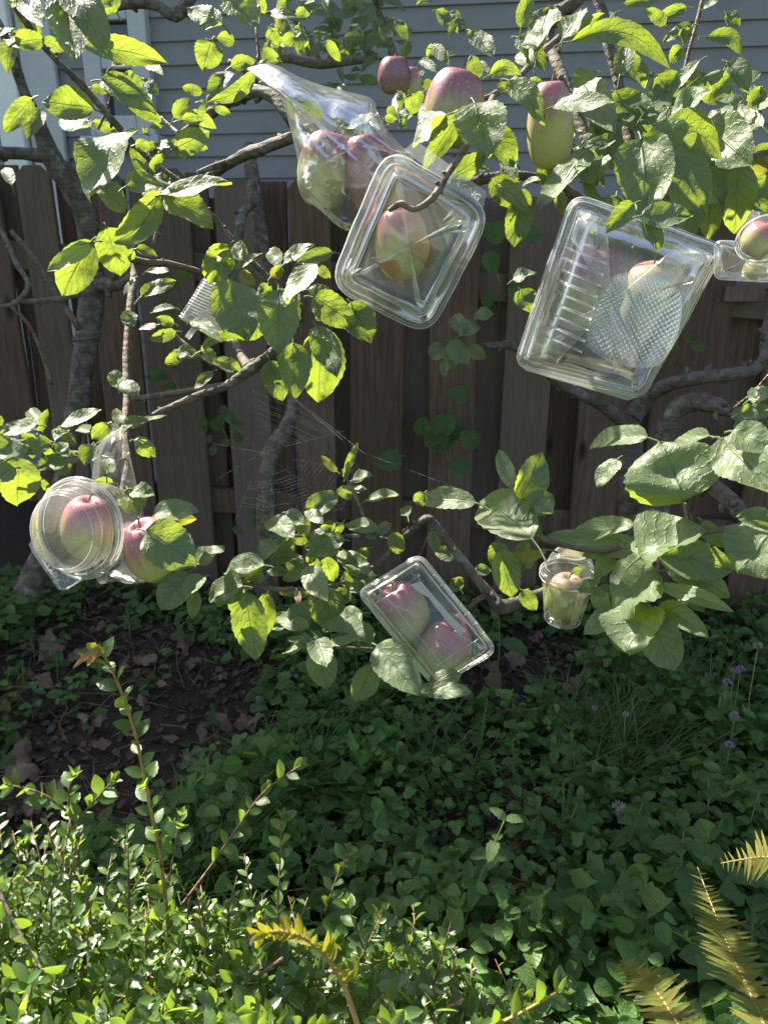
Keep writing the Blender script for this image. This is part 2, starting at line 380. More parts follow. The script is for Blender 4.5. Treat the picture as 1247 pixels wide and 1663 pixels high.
# ------------------------------------------------------------------ house behind the fence
def build_house():
    phi = R(9); ux = Vector((math.cos(phi), -math.sin(phi), 0)); uy = Vector((math.sin(phi), math.cos(phi), 0))
    o0 = Vector((0, 3.4, 0))
    h = empty('house', o0 + ZA * 0, 'grey house with horizontal lap siding and a white trimmed window behind the fence', 'house')
    lap = .0835; L0, L1 = -6.4, 2.9; eave = 3.72  # unseen left run of wall and eave height shaped for their shadow
    # window opening in wall coordinates (s along wall)
    def wall_s(px, py):
        r = ray(px, py); t = (o0.dot(uy)) / r.dot(uy); q = CAM + r * t; return (q - o0).dot(ux), q.z
    s0, z1 = wall_s(135, 5); s1, z0 = wall_s(262, 222)
    n = int(eave / lap) + 1
    for i in range(n):
        zb = -.15 + i * lap
        segs = [(L0, L1)]
        if zb + lap > z0 and zb < z1: segs = [(L0, s0), (s1, L1)]
        for a, b in segs:
            c = (a + b) / 2; w = (b - a)
            tilt = .013
            V = []
            for (s, zz, dd) in ((-w / 2, 0, -.020), (w / 2, 0, -.020), (w / 2, lap + .012, -.020 + tilt), (-w / 2, lap + .012, -.020 + tilt)):
                V.append(o0 + ux * (c + s) + uy * dd + ZA * (zb + zz))
            V += [v + uy * .012 for v in V]
            Fc = [(0, 1, 2, 3), (7, 6, 5, 4), (0, 4, 5, 1), (1, 5, 6, 2), (2, 6, 7, 3), (3, 7, 4, 0)]
            mk('siding_board', V, Fc, M['siding'], h, smooth=False)
    V, Fc = box(o0 - ux * 1.75 + uy * 1.6 + ZA * 1.73, ux, uy, ZA, 9.1, 3.15, 3.68); mk('wall', V, Fc, M['siding'], h, smooth=False)
    # window
    cs, cz = (s0 + s1) / 2, (z0 + z1) / 2; ww, hh = s1 - s0, z1 - z0
    fr = []
    fw = .075
    for (a, b, w, l) in ((s0 + fw / 2, cz, fw, hh), (s1 - fw / 2, cz, fw, hh)):
        fr.append(box(o0 + ux * a - uy * .034 + ZA * b, ux, uy, ZA, w, .05, l, .004))
    for zc in (z0 + fw / 2, z1 - fw / 2, cz + .02):
        fr.append(box(o0 + ux * cs - uy * (.034) + ZA * zc, ux, uy, ZA, ww - 2 * fw - .002, .044, fw * (.55 if zc == cz + .02 else 1), .004))
    V, Fc = join(fr); w = mk('window', V, Fc, M['grey_trim'], h, smooth=False)
    V, Fc = box(o0 + ux * cs - uy * .012 + ZA * cz, ux, uy, ZA, ww - fw, .006, hh - fw); mk('pane', V, Fc, M['glass'], w, smooth=False)
    V, Fc = box(o0 + ux * cs - uy * .055 + ZA * (z0 - .02), ux, uy, ZA, ww + .06, .09, .035, .004); mk('sill', V, Fc, M['grey_trim'], w, smooth=False)
    # white downpipe-like trim and pale grey corner panel at the left
    sa, _ = wall_s(12, 180); sb, _ = wall_s(50, 180)
    V, Fc = box(o0 + ux * (sa + sb) / 2 - uy * .05 + ZA * 1.8, ux, uy, ZA, (sb - sa), .06, 3.82, .005); mk('trim_board', V, Fc, M['white_trim'], h, smooth=False)
    sc, _ = wall_s(55, 180); sd, _ = wall_s(108, 180)
    V, Fc = box(o0 + ux * (sc + sd) / 2 - uy * .036 + ZA * 1.8, ux, uy, ZA, (sd - sc), .03, 3.82, .005); mk('corner_panel', V, Fc, M['grey_trim'], h, smooth=False)
    # eave and roof, out of view, raised and lengthened for the shade they cast
    V, Fc = box(o0 - ux * 1.75 - uy * .07 + ZA * (eave + .02), ux, uy, ZA, 9.6, .20, .03); mk('soffit', V, Fc, M['white_trim'], h, smooth=False)
    V, Fc = box(o0 - ux * 1.75 - uy * .185 + ZA * (eave + .06), ux, uy, ZA, 9.64, .03, .16, .004); mk('fascia', V, Fc, M['white_trim'], h, smooth=False)
    a = o0 - uy * .215 + ZA * (eave + .15); b = o0 + uy * 2.0 + ZA * (eave + .95); c2 = o0 + uy * 3.6 + ZA * (eave + .15)
    V = [a - ux * 6.7, a + ux * 3.1, b + ux * 3.1, b - ux * 6.7, c2 + ux * 3.1, c2 - ux * 6.7]
    V += [v - ZA * .04 for v in V]
    mk('roof', V, [(0, 1, 2, 3), (3, 2, 4, 5), (7, 6, 9, 8), (8, 9, 11, 10), (0, 6, 7, 1), (5, 4, 10, 11), (0, 3, 9, 6), (3, 5, 11, 9), (1, 7, 8, 2), (2, 8, 10, 4)], M['roof'], h, smooth=False)
build_house()

# ------------------------------------------------------------------ fence
def build_fence():
    FY = 2.6
    f = empty('fence', (0, FY, .05), 'weathered brown wooden board fence running behind the apple trees', 'fence')
    def top(x): return 1.525 - .06 * x
    def bot(x): return .06 - .072 * x
    def X(px, py=600): return Y(px, py, FY).x
    r2 = random.Random(3)
    front = [(-62, 44), (70, 122), (162, 230), (237, 326), (366, 434), (480, 543), (567, 654), (699, 774), (819, 896), (946, 1024), (1064, 1172), (1241, 1330), (1360, 1450), (1480, 1570)]
    back = [(30, 62), (117, 156), (232, 262), (318, 352), (428, 470), (536, 572), (640, 708), (764, 828), (886, 954), (1010, 1076), (1150, 1262), (1320, 1372), (1440, 1490), (-100, -50)]
    def board(a, b, y, dog, zb=None, zt=None, lean=0):
        x0, x1 = X(a), X(b); xm = (x0 + x1) / 2; th = .019
        z0 = bot(xm) + r2.uniform(-.02, .02) if zb is None else zb
        z1 = top(xm) + r2.uniform(-.014, .014) if zt is None else zt
        c = dog; w = x1 - x0
        rows = 7; V = []; Fc = []
        wob = [r2.uniform(-.004, .004) for _ in range(rows)]
        prof = []
        for i in range(rows):
            t = i / (rows - 1); prof.append((x0 + wob[i] * .6 + lean * t, x1 + wob[i] * .6 + lean * t, z0 + (z1 - c - z0) * t, wob[i]))
        prof.append((x0 + c + lean, x1 - c + lean, z1, wob[-1]))
        for (p, q, z, k) in prof:
            e = .003
            V += [(p, y + k + e, z), (p + e, y + k, z), (q - e, y + k - .001, z), (q, y + k + e, z), (q, y + k + th, z), (p, y + k + th, z)]
        n = 6
        for i in range(len(prof) - 1):
            for k in range(n):
                k2 = (k + 1) % n; Fc.append((i * n + k, i * n + k2, (i + 1) * n + k2, (i + 1) * n + k))
        Fc.append(tuple(range(n - 1, -1, -1))); Fc.append(tuple((len(prof) - 1) * n + k for k in range(n)))
        V = [(x - 0, yy, z) for x, yy, z in V]
        mk('board', V, Fc, M['wood'], f, smooth=False, loc=(xm, y, (1.5 + .06) / 2))
    for i, (a, b) in enumerate(front):
        zb = None
        if b <= 44: zb = .78
        board(a, b, FY + r2.uniform(-.004, .004), .03, zb=zb, lean=r2.uniform(-.006, .006))
    for i, (a, b) in enumerate(back):
        if b < 0: continue
        board(a, b, FY + .075, .0, lean=r2.uniform(-.006, .006), zt=(Y(1200, 492, FY).z if a == 1150 else None))
    nl = []
    for (a, b) in front:
        for zr in (.42, 1.22):
            for t in (.22, .78):
                x = X(a + (b - a) * t); c = Vector((x, FY - .004, zr - .065 * (x - .42) + r2.uniform(-.012, .012)))
                if b <= 44 and zr < .8: continue
                nl.append(tube([c + YA * .004, c - YA * .0022], [.0042, .0038], 7))
    V, Fc = join(nl); mk('nails', V, Fc, M['wire'], f)['kind'] = 'stuff'
    for zr in (.42, 1.22):
        V, Fc = box((.42, FY + .047, zr), (1, 0, -.065), YA, ZA, 3.55, .045, .088, .003); mk('rail', V, Fc, M['wood'], f, smooth=False)
    q = Y(1206, 477, FY); V, Fc = box(q + YA * .0, XA, YA, ZA, X(1238) - X(1176), .03, .05, .003); mk('rail', V, Fc, M['wood'], f, smooth=False)
    for px in (350, 1345):
        x = X(px); V, Fc = box((x, FY + .155, .70), XA, YA, ZA, .09, .09, 1.6, .004); mk('post', V, Fc, M['wood'], f, smooth=False)
build_fence()
# ------------------------------------------------------------------ leaves
def prof_apple(v): return (max(0, math.sin(math.pi * v ** .84)) ** .58) * (1 - .06 * v) * min(1, (1 - v) * 7) ** .35 if 0 < v < 1 else 0.0
def prof_long(v): return math.sin(math.pi * v ** .9) ** .9 if 0 < v < 1 else 0.0
TILT = {'g': 4, 'd': 43, 's': 66, 'u': 30, 'y': 6, 'm': 54}
def blade(B, ax, side, n, L, w, rows=10, cols=6, fold=.25, curl=.1, arch=0.0, wave=.04, seed=0, prof=prof_apple, petiole=None, pr=.0011, serr=.05, crk=.07):
    V, UV, Fc = [], [], []
    rr = random.Random(seed); ph = rr.uniform(0, 6); tw = rr.uniform(-.35, .35); k1 = rr.uniform(5, 9); ph2 = rr.uniform(0, 6)
    for i in range(rows + 1):
        v = i / rows; hw = prof(v) * w / 2
        if i == 0: hw = w * .02
        if i == rows: hw = w * .008
        c = B + ax * (v * L) + n * (-curl * L * v * v) + side * (arch * L * 4 * v * (1 - v))
        a = tw * (v - .4)
        sd = side * math.cos(a) + n * math.sin(a)
        for j in range(cols + 1):
            u = 2 * j / cols - 1
            s = 1.0
            if abs(u) > .99 and 0 < i < rows: s = 1 + serr * (1 if i % 2 else -1)
            up = fold * abs(u) * hw + wave * w * abs(u) ** 1.5 * math.sin(k1 * v + ph + (1.7 if u > 0 else 0)) + wave * .5 * w * math.sin(9 * v - 2.2 * abs(u) + ph2)
            up += crk * w * noise.noise((u * 2.2 + seed, v * 4.5, seed * 1.7)) * min(1, v * 5)
            V.append(c + sd * (u * hw * s) + n * up); UV.append((u * .5 + .5, v))
    C = cols + 1
    for i in range(rows):
        for j in range(cols):
            Fc.append((i * C + j, i * C + j + 1, (i + 1) * C + j + 1, (i + 1) * C + j))
    if petiole is not None:
        q = Vector(petiole); m1 = (B + q) / 2 + Vector((0, 0, .06)) * (B - q).length
        pv, pf = tube([q, m1, B + ax * .02 * L], [pr * 1.2, pr, pr], 4, cap=False)
        o = len(V); V += pv; UV += [(.5, .5)] * len(pv); Fc += [tuple(x + o for x in t) for t in pf]
    return V, Fc, UV
LEAFN = [0]
def leaf_px(parent, bx, by, tx, ty, w, d, k, arch=0.0, mat=None, name='leaf', label=None):
    LEAFN[0] += 1; sd = LEAFN[0]; rr = random.Random(sd * 31 + 5)
    B = P(bx, by, d)
    mid = P((bx + tx) / 2, (by + ty) / 2, d); view = (CAM - mid).normalized()
    hz = Vector((view.x, view.y, 0)).normalized()
    yaw = rr.uniform(-18, 18); hz.rotate(Matrix.Rotation(R(yaw), 3, 'Z').to_quaternion())
    a = TILT[k] + rr.uniform(-5, 5)
    for _ in range(30):
        n = (hz * math.cos(R(a)) + ZA * math.sin(R(a))).normalized()
        if n.dot(view) > .38: break
        a -= 4
    if k in 'du':
        tgt = rr.uniform(.04, .22) if k == 'd' else -rr.uniform(.05, .16)
        for _ in range(3): n = (n + SUNV * (tgt - n.dot(SUNV))).normalized()
    if k in 'sm':
        hv = (SUNV + view).normalized(); jit = Vector((rr.gauss(0, .10), rr.gauss(0, .10), rr.gauss(0, .06)))
        n2 = (hv + jit).normalized()
        if n2.dot(view) > .26: n = n2 if k == 's' else (n2 + n * .25 + jit).normalized()
    scr = math.hypot(tx - bx, ty - by) * d / F
    for _ in range(12):
        rt = ray(tx, ty); den = rt.dot(n)
        T = CAM + rt * ((B - CAM).dot(n) / den) if abs(den) > 1e-4 else P(tx, ty, d)
        if (T - B).length <= (2.3 if k in 'sm' else 1.55) * scr and (T - CAM).dot(FWD) > .2: break
        n = (n * .8 + view * .25).normalized()
    ax = (T - B); L = ax.length; ax.normalize(); side = n.cross(ax).normalized()
    axs = Vector((ax.dot(RIGHT), ax.dot(UP))); sds = Vector((side.dot(RIGHT), side.dot(UP)))
    per = abs(axs.normalized().cross(sds)) if axs.length > .01 else sds.length
    ww = .98 * (w * d / F) / max(per, .45)
    big = max(w, scr * F / d) > 45
    pet = B - ax * (.22 * L) - ZA * .10 * L if w > 14 else B - ax * .15 * L
    V, Fc, UV = blade(B, ax, side, n, L, ww, 18 if big else 9, 6 if big else 4, fold=rr.uniform(.08, .48), curl=rr.uniform(-.04, .30), arch=arch, wave=rr.uniform(.04, .10), seed=sd, serr=.028 if big else .04, petiole=pet)
    m = mat or (M['leaf_yellow'] if k == 'y' else M['leaf'])
    o = mk(name, V, Fc, m, parent, uvs=UV, loc=B)
    if k == 'y': o['label'] = 'yellowing leaf'
    if label: o['label'] = label
    return o
def leaves(parent, txt):
    for ln in txt.replace('\n', ';').split(';'):
        p = ln.split()
        if not p: continue
        bx, by, tx, ty, w, d = (float(x) for x in p[:6])
        leaf_px(parent, bx, by, tx, ty, w, d, p[6], float(p[7]) if len(p) > 7 else 0.0)
def limb(parent, name, pts, mat='bark', sides=8, bump=.22):
    w = [(*P(x, y, d), r * d / F) for x, y, d, r in pts]
    c = crom(w, 4)
    path = [Vector(q[:3]) for q in c]; rad = [max(q[3], .0008) for q in c]
    V, Fc = tube(path, rad, sides, bump, len(pts))
    # knots and spur buds
    rr = random.Random(int(pts[0][0] * 7 + pts[0][1])); parts = [(V, Fc)]
    for i in range(2, len(path) - 2):
        if rr.random() < .30 and rad[i] < .02:
            t = (path[i + 1] - path[i - 1]).normalized(); dv = t.cross(Vector((rr.uniform(-1, 1), rr.uniform(-1, 1), rr.uniform(-.3, 1)))).normalized()
            b = path[i] + dv * rad[i] * .6; l = max(rad[i] * rr.uniform(.7, 1.2), .003)
            parts.append(tube([b, b + (dv + t * .5) * l * .6, b + (dv + t * .8) * l], [rad[i] * .55, rad[i] * .5, rad[i] * .3], 5, .2, i))
    V, Fc = join(parts)
    return mk(name, V, Fc, M[mat], parent)

tl = empty('apple_tree', P(50, 945, 2.35), 'knobbly apple tree by the left end of the fence, wire tied round its leaning trunk', 'tree')
tr = empty('apple_tree', P(1020, 1010, 2.3), 'spreading apple tree with thick curving limbs in the right half before the dark fence', 'tree')
limb(tl, 'trunk', [(45, 965, 2.35, 22), (55, 935, 2.35, 20), (75, 890, 2.35, 18), (95, 820, 2.3, 17), (115, 720, 2.25, 17), (132, 620, 2.2, 18), (142, 550, 2.2, 18), (150, 480, 2.2, 19), (150, 420, 2.2, 17), (140, 350, 2.15, 19), (118, 300, 2.1, 21), (85, 258, 2.05, 17), (62, 200, 2.0, 11), (40, 150, 2.0, 9), (20, 90, 1.95, 8), (-5, 30, 1.9, 7)], sides=12)
limb(tl, 'trunk', [(405, 235, 2.2, 9), (412, 300, 2.2, 12), (420, 370, 2.2, 13), (430, 440, 2.2, 13), (445, 520, 2.2, 12), (465, 600, 2.1, 12), (478, 645, 1.98, 12), (467, 690, 1.95, 12), (445, 725, 1.93, 14), (433, 765, 1.93, 14), (432, 850, 1.95, 15), (436, 975, 2.15, 18)], sides=10)
BL = """85 255 2.05 12,45 250 2.05 10,0 248 2.0 10,-60 250 1.9 9
155 462 2.2 12,185 462 2.15 11,210 455 2.1 9,225 430 2.0 7
25 10 1.0 6,75 80 1.05 4.5,135 140 1.08 5.5,200 215 1.1 5.5,250 265 1.12 4.5,300 300 1.12 3.6,350 355 1.12 3.6,400 415 1.12 4.5,440 455 1.12 5,468 485 1.13 5.5,490 498 1.14 5
490 470 1.15 6,488 505 1.15 8,470 545 1.15 8,440 575 1.15 8,410 598 1.15 10,370 625 1.17 7,310 648 1.2 7,250 675 1.22 6,215 695 1.2 5,160 722 1.2 4.5,130 745 1.2 5,100 755 1.2 6,60 768 1.22 6
380 552 1.3 6,390 575 1.25 7,405 598 1.17 8
412 330 2.15 7,395 345 2.13 8,389 370 2.1 8,388 420 2.1 7
478 222 1.5 9,430 240 1.55 10,400 250 1.6 10,365 270 1.65 8,330 295 1.7 7,306 312 1.72 4
370 264 1.64 6,345 272 1.62 5,322 280 1.6 3.5
475 200 1.6 10,450 162 1.62 11,415 148 1.65 11,380 160 1.7 11,345 182 1.75 9,300 215 1.8 7
150 35 1.9 7,175 15 1.9 8,205 6 1.9 8,250 8 1.9 8,285 26 1.9 9,305 5 1.9 9,320 -20 1.9 9"""
TWL = """262 332 1.3 4,258 370 1.3 5,250 398 1.3 3.5
215 425 1.36 7,220 440 1.35 7,212 500 1.3 6.5,206 580 1.25 6,206 650 1.2 6,203 700 1.15 6,205 765 1.1 6,199 800 1.08 4,204 826 1.05 3
178 395 1.25 4,200 415 1.3 6,235 426 1.38 6,275 428 1.42 5,325 442 1.46 5
0 368 1.9 3,12 392 1.9 4,28 430 1.9 4,47 462 1.9 4,28 490 1.88 4,0 499 1.85 4,-40 505 1.8 4
18 374 2.0 4,60 425 2.05 5,130 536 2.13 6
20 498 2.0 3,55 540 2.05 3,85 625 2.1 2.5
275 535 1.2 2.5,300 558 1.2 3,340 588 1.18 3,385 606 1.17 4
372 98 1.2 3,400 118 1.2 3,418 132 1.25 3
416 45 1.2 2,420 85 1.2 2.5,420 98 1.2 2.5
205 650 2.0 4,290 637 2.0 5,365 624 1.95 4
20 490 2.0 3,80 488 2.05 5,130 478 2.1 5
262 190 1.2 2,283 210 1.18 2.5,290 215 1.15 3
160 210 1.1 2,180 160 1.1 2.5,170 145 1.1 2
60 705 1.2 2.5,85 720 1.2 3.5,112 735 1.2 4,140 735 1.2 4
228 905 1.05 2.5,222 875 1.05 3,205 826 1.05 3.5
600 95 1.9 6,520 105 1.9 7,460 95 1.9 6,400 110 1.9 4
520 100 1.9 4,500 60 1.9 4,470 20 1.85 3,460 -20 1.8 3
640 95 1.95 8,630 60 1.95 6,615 20 1.95 5,600 -30 1.9 5"""
BRR = """1020 690 2.1 12,985 665 2.05 10,950 645 2.0 9,915 625 2.0 9,870 590 1.95 8,835 562 1.9 8,800 562 1.85 6,785 560 1.8 3
1062 860 2.0 22,1075 760 1.95 19,1080 700 1.9 17,1097 666 1.88 16,1128 652 1.85 16,1165 660 1.8 14,1188 670 1.75 8,1215 665 1.7 4
1085 735 1.92 14,1115 755 1.85 14,1150 785 1.7 14,1190 818 1.6 14,1200 836 1.57 11
950 -40 1.25 10,938 0 1.25 10,912 15 1.25 10,893 40 1.25 9,892 75 1.25 9,905 105 1.22 9,925 150 1.2 9,938 190 1.18 10,960 250 1.16 8
960 -40 1.1 9,976 15 1.1 9,985 60 1.1 9,1000 120 1.1 8,1010 170 1.1 9,1020 220 1.1 10,1030 280 1.08 10,1035 330 1.05 8,1037 382 1.02 6
745 302 1.25 7,790 290 1.25 8,840 285 1.25 7,900 298 1.27 8,960 338 1.3 9,990 370 1.33 8
560 870 1.05 3,600 872 1.07 4.5,640 878 1.08 5,665 865 1.07 6,690 843 1.05 7,706 852 1.05 7,735 890 1.05 7.5,770 935 1.05 8,795 965 1.05 9.5,812 986 1.05 13,845 976 1.08 9,885 958 1.12 6"""
TWR = """1310 832 .85 6,1247 845 .85 5,1180 858 .87 5,1120 868 .88 5,1040 885 .9 5,960 893 .9 5,900 880 .92 6,872 872 .92 5
800 962 1.05 5,778 972 1.05 5,762 988 1.05 3
440 872 1.05 2.5,500 870 1.05 3,560 871 1.05 3
390 942 1.0 2.5,430 955 1.0 3.5,500 956 1.02 3,560 945 1.03 3,610 918 1.06 4,645 880 1.08 4
590 838 1.06 3,575 800 1.05 3,562 775 1.05 2.5,556 762 1.05 2
545 1052 1.0 2,590 1053 1.02 2.5,660 1060 1.05 3
610 1090 1.0 2,660 1098 1.0 2.5,682 1122 .98 2
945 18 1.2 5,910 58 1.2 5,875 90 1.18 6,845 122 1.15 5,800 155 1.1 5,772 162 1.1 4
800 158 1.08 5,775 205 .98 5,762 228 .95 6,745 255 .93 6,725 285 .91 6,708 315 .9 6,690 332 .9 5.5,670 340 .9 5,650 331 .9 5.5,632 341 .91 4
1168 264 1.1 4,1200 258 1.1 5,1230 250 1.1 5,1290 240 1.1 5
1145 -20 1.3 3,1130 40 1.3 3.5,1115 95 1.3 3,1105 140 1.3 2
1062 878 .9 4,1067 920 .88 3,1052 960 .87 3,1054 1002 .86 2.5
1215 240 1.12 2.5,1225 200 1.12 2.5,1240 170 1.12 2
905 310 1.2 3,940 280 1.2 4,975 262 1.17 4,1010 230 1.12 4
1113 818 .78 2.5,1122 850 .85 3,1120 868 .88 3.5
1185 668 1.6 3,1220 640 1.4 3,1247 610 1.3 3
695 870 1.1 1.5,680 905 1.12 1.5"""
def limbs(parent, name, txt, mat, sides):
    for ln in txt.strip().split('\n'):
        limb(parent, name, [tuple(float(x) for x in q.split()) for q in ln.split(',')], mat, sides)
limbs(tl, 'branch', BL, 'bark', 9); limbs(tl, 'twig', TWL, 'twig', 7)
limb(tr, 'trunk', [(1018, 1040, 2.35, 20), (1020, 1010, 2.3, 19), (1022, 920, 2.2, 20), (1025, 850, 2.15, 22), (1025, 760, 2.1, 22), (1020, 690, 2.1, 20), (1040, 660, 2.1, 14), (1065, 635, 2.05, 12), (1110, 618, 2.0, 11), (1160, 610, 2.0, 11), (1215, 603, 2.0, 11), (1237, 585, 2.0, 9), (1243, 540, 2.0, 8), (1262, 470, 2.0, 8)], sides=12)
limbs(tr, 'branch', BRR, 'bark', 9); limbs(tr, 'twig', TWR, 'twig', 7)
# wire round the left trunk
c0 = P(141, 552, 2.2); ring = []
for k in range(2):
    pts = [c0 + Vector((math.cos(t) * .036, math.sin(t) * .036, (.008 if k else -.006) + .004 * math.sin(t + k))) for t in np.linspace(0, 2 * math.pi, 22)]
    ring.append(tube(pts, [.003] * 22, 5))
V, Fc = join(ring); mk('wire_tie', V, Fc, M['wire'], tl)

LL = """
135 72 270 90 44 1.08 g;154 177 66 163 52 1.08 g;52 160 8 215 32 1.15 g;66 178 43 214 36 1.2 d;206 210 130 288 92 1.0 s;25 70 74 62 32 .9 g;-12 62 26 46 24 .9 s
25 2 72 46 20 .95 s;50 -8 72 34 18 .95 s;100 -20 124 106 60 .9 d;108 -30 168 50 60 .9 d;93 62 101 32 14 1.1 g;150 46 155 18 18 1.1 g;190 20 163 -15 40 .95 g
165 130 250 172 48 1.1 d;182 108 222 96 22 1.1 s;186 102 204 90 22 1.15 g;263 197 203 168 20 1.12 g;148 142 176 150 16 1.15 g;145 205 96 190 42 1.1 s;150 198 190 214 18 1.12 g
238 282 214 256 17 1.1 g;245 280 264 248 17 1.1 g;228 276 212 236 15 1.12 g;282 302 250 284 24 1.12 d;206 302 266 288 46 1.05 d;160 302 206 334 40 1.08 d;268 330 232 302 34 1.12 d
345 64 330 112 44 1.1 g;381 67 353 60 24 1.1 g;361 40 306 14 40 1.0 s;368 -4 420 40 60 .95 d;400 -8 416 40 20 .95 g;414 -5 430 18 22 1.0 g;438 18 482 27 20 1.3 m;462 76 476 52 18 1.5 g
375 108 415 96 24 1.15 g;378 114 333 152 34 1.15 d;413 117 345 160 24 1.13 g .12;424 132 440 116 14 1.2 g;329 150 296 142 18 1.2 g;283 191 309 158 24 1.12 g;295 195 354 206 26 1.1 g .15;280 244 341 214 38 1.08 g;283 240 249 230 26 1.08 s;300 232 338 240 18 1.1 g
262 316 375 293 40 1.0 s;268 318 348 356 62 1.0 d;262 312 184 396 50 1.02 g .1
146 394 102 481 58 1.05 g;150 393 76 440 34 1.05 u;174 370 200 448 56 1.12 g;228 362 208 404 40 1.14 d;222 404 254 410 20 1.1 d;206 408 220 420 18 1.15 g;240 440 276 440 15 1.25 s;230 481 284 449 32 1.2 d;220 452 197 474 12 1.25 s;209 504 212 532 28 1.22 d;255 528 224 533 14 1.15 s;284 500 244 500 16 1.18 s;283 525 254 516 18 1.15 g;286 538 244 553 20 1.15 g
299 572 268 592 20 1.17 g;288 568 318 577 26 1.17 s;332 566 351 588 20 1.17 d;350 586 394 602 26 1.17 d;346 603 315 630 20 1.2 d;312 521 353 540 24 1.12 s;326 570 397 552 18 1.1 g .2;225 640 180 612 26 1.12 d;192 628 185 600 26 1.1 d
372 398 338 460 52 1.08 g;398 424 354 412 44 1.06 s;384 440 422 402 20 1.05 s;372 455 403 548 82 1.02 d;358 500 398 554 42 1.08 g;452 470 453 562 72 1.0 d;508 430 466 494 44 1.0 s;456 430 438 404 28 1.1 s;462 428 512 396 32 1.08 m;540 410 482 426 28 1.06 u;515 432 537 452 18 1.1 g;388 440 413 462 22 1.05 y;440 450 460 434 20 1.1 y
508 482 574 524 54 1.08 u;570 492 602 557 58 1.1 u;524 532 520 658 76 1.14 g;514 530 547 612 48 1.08 d;476 558 480 645 54 1.06 u;438 585 458 652 46 1.14 g;430 508 404 556 30 1.12 g;426 500 441 552 34 1.12 g;440 480 420 462 26 1.14 g;455 520 436 560 30 1.14 g;500 470 540 478 26 1.14 d;540 490 512 520 30 1.16 g
98 692 163 662 26 1.15 m;62 690 0 702 32 1.1 m;70 702 48 660 24 1.12 s;64 702 78 664 16 1.12 g;84 722 20 726 34 1.1 d;60 714 34 706 16 1.12 g;22 712 -8 748 48 1.02 d;26 760 -14 778 40 1.0 d;30 744 34 827 52 1.05 g;124 740 50 756 28 1.12 d;90 716 114 684 24 1.12 s;150 704 122 690 20 1.15 s;176 688 150 714 26 1.12 g;150 722 138 754 34 1.1 d;196 696 160 698 26 1.15 d;196 692 190 658 20 1.12 d;200 692 242 674 28 1.1 d;213 692 270 668 16 1.1 s;220 716 254 742 28 1.08 g;218 715 248 722 20 1.08 d
174 772 177 738 24 1.02 d;184 784 154 782 20 1.04 g;68 778 84 802 14 1.1 g;208 794 224 834 42 1.0 d;212 796 250 802 26 1.0 m;250 838 320 824 38 .98 s;252 842 318 846 26 .985 y;238 862 314 912 76 .93 d;306 930 258 990 56 .96 u;332 936 294 966 28 .95 s;318 958 312 1004 24 .97 g;205 870 235 895 28 1.04 d
20 300 5 260 20 1.6 d;4 690 -20 670 20 1.2 g;40 715 12 760 40 1.1 d;110 770 90 745 26 1.16 d
"""
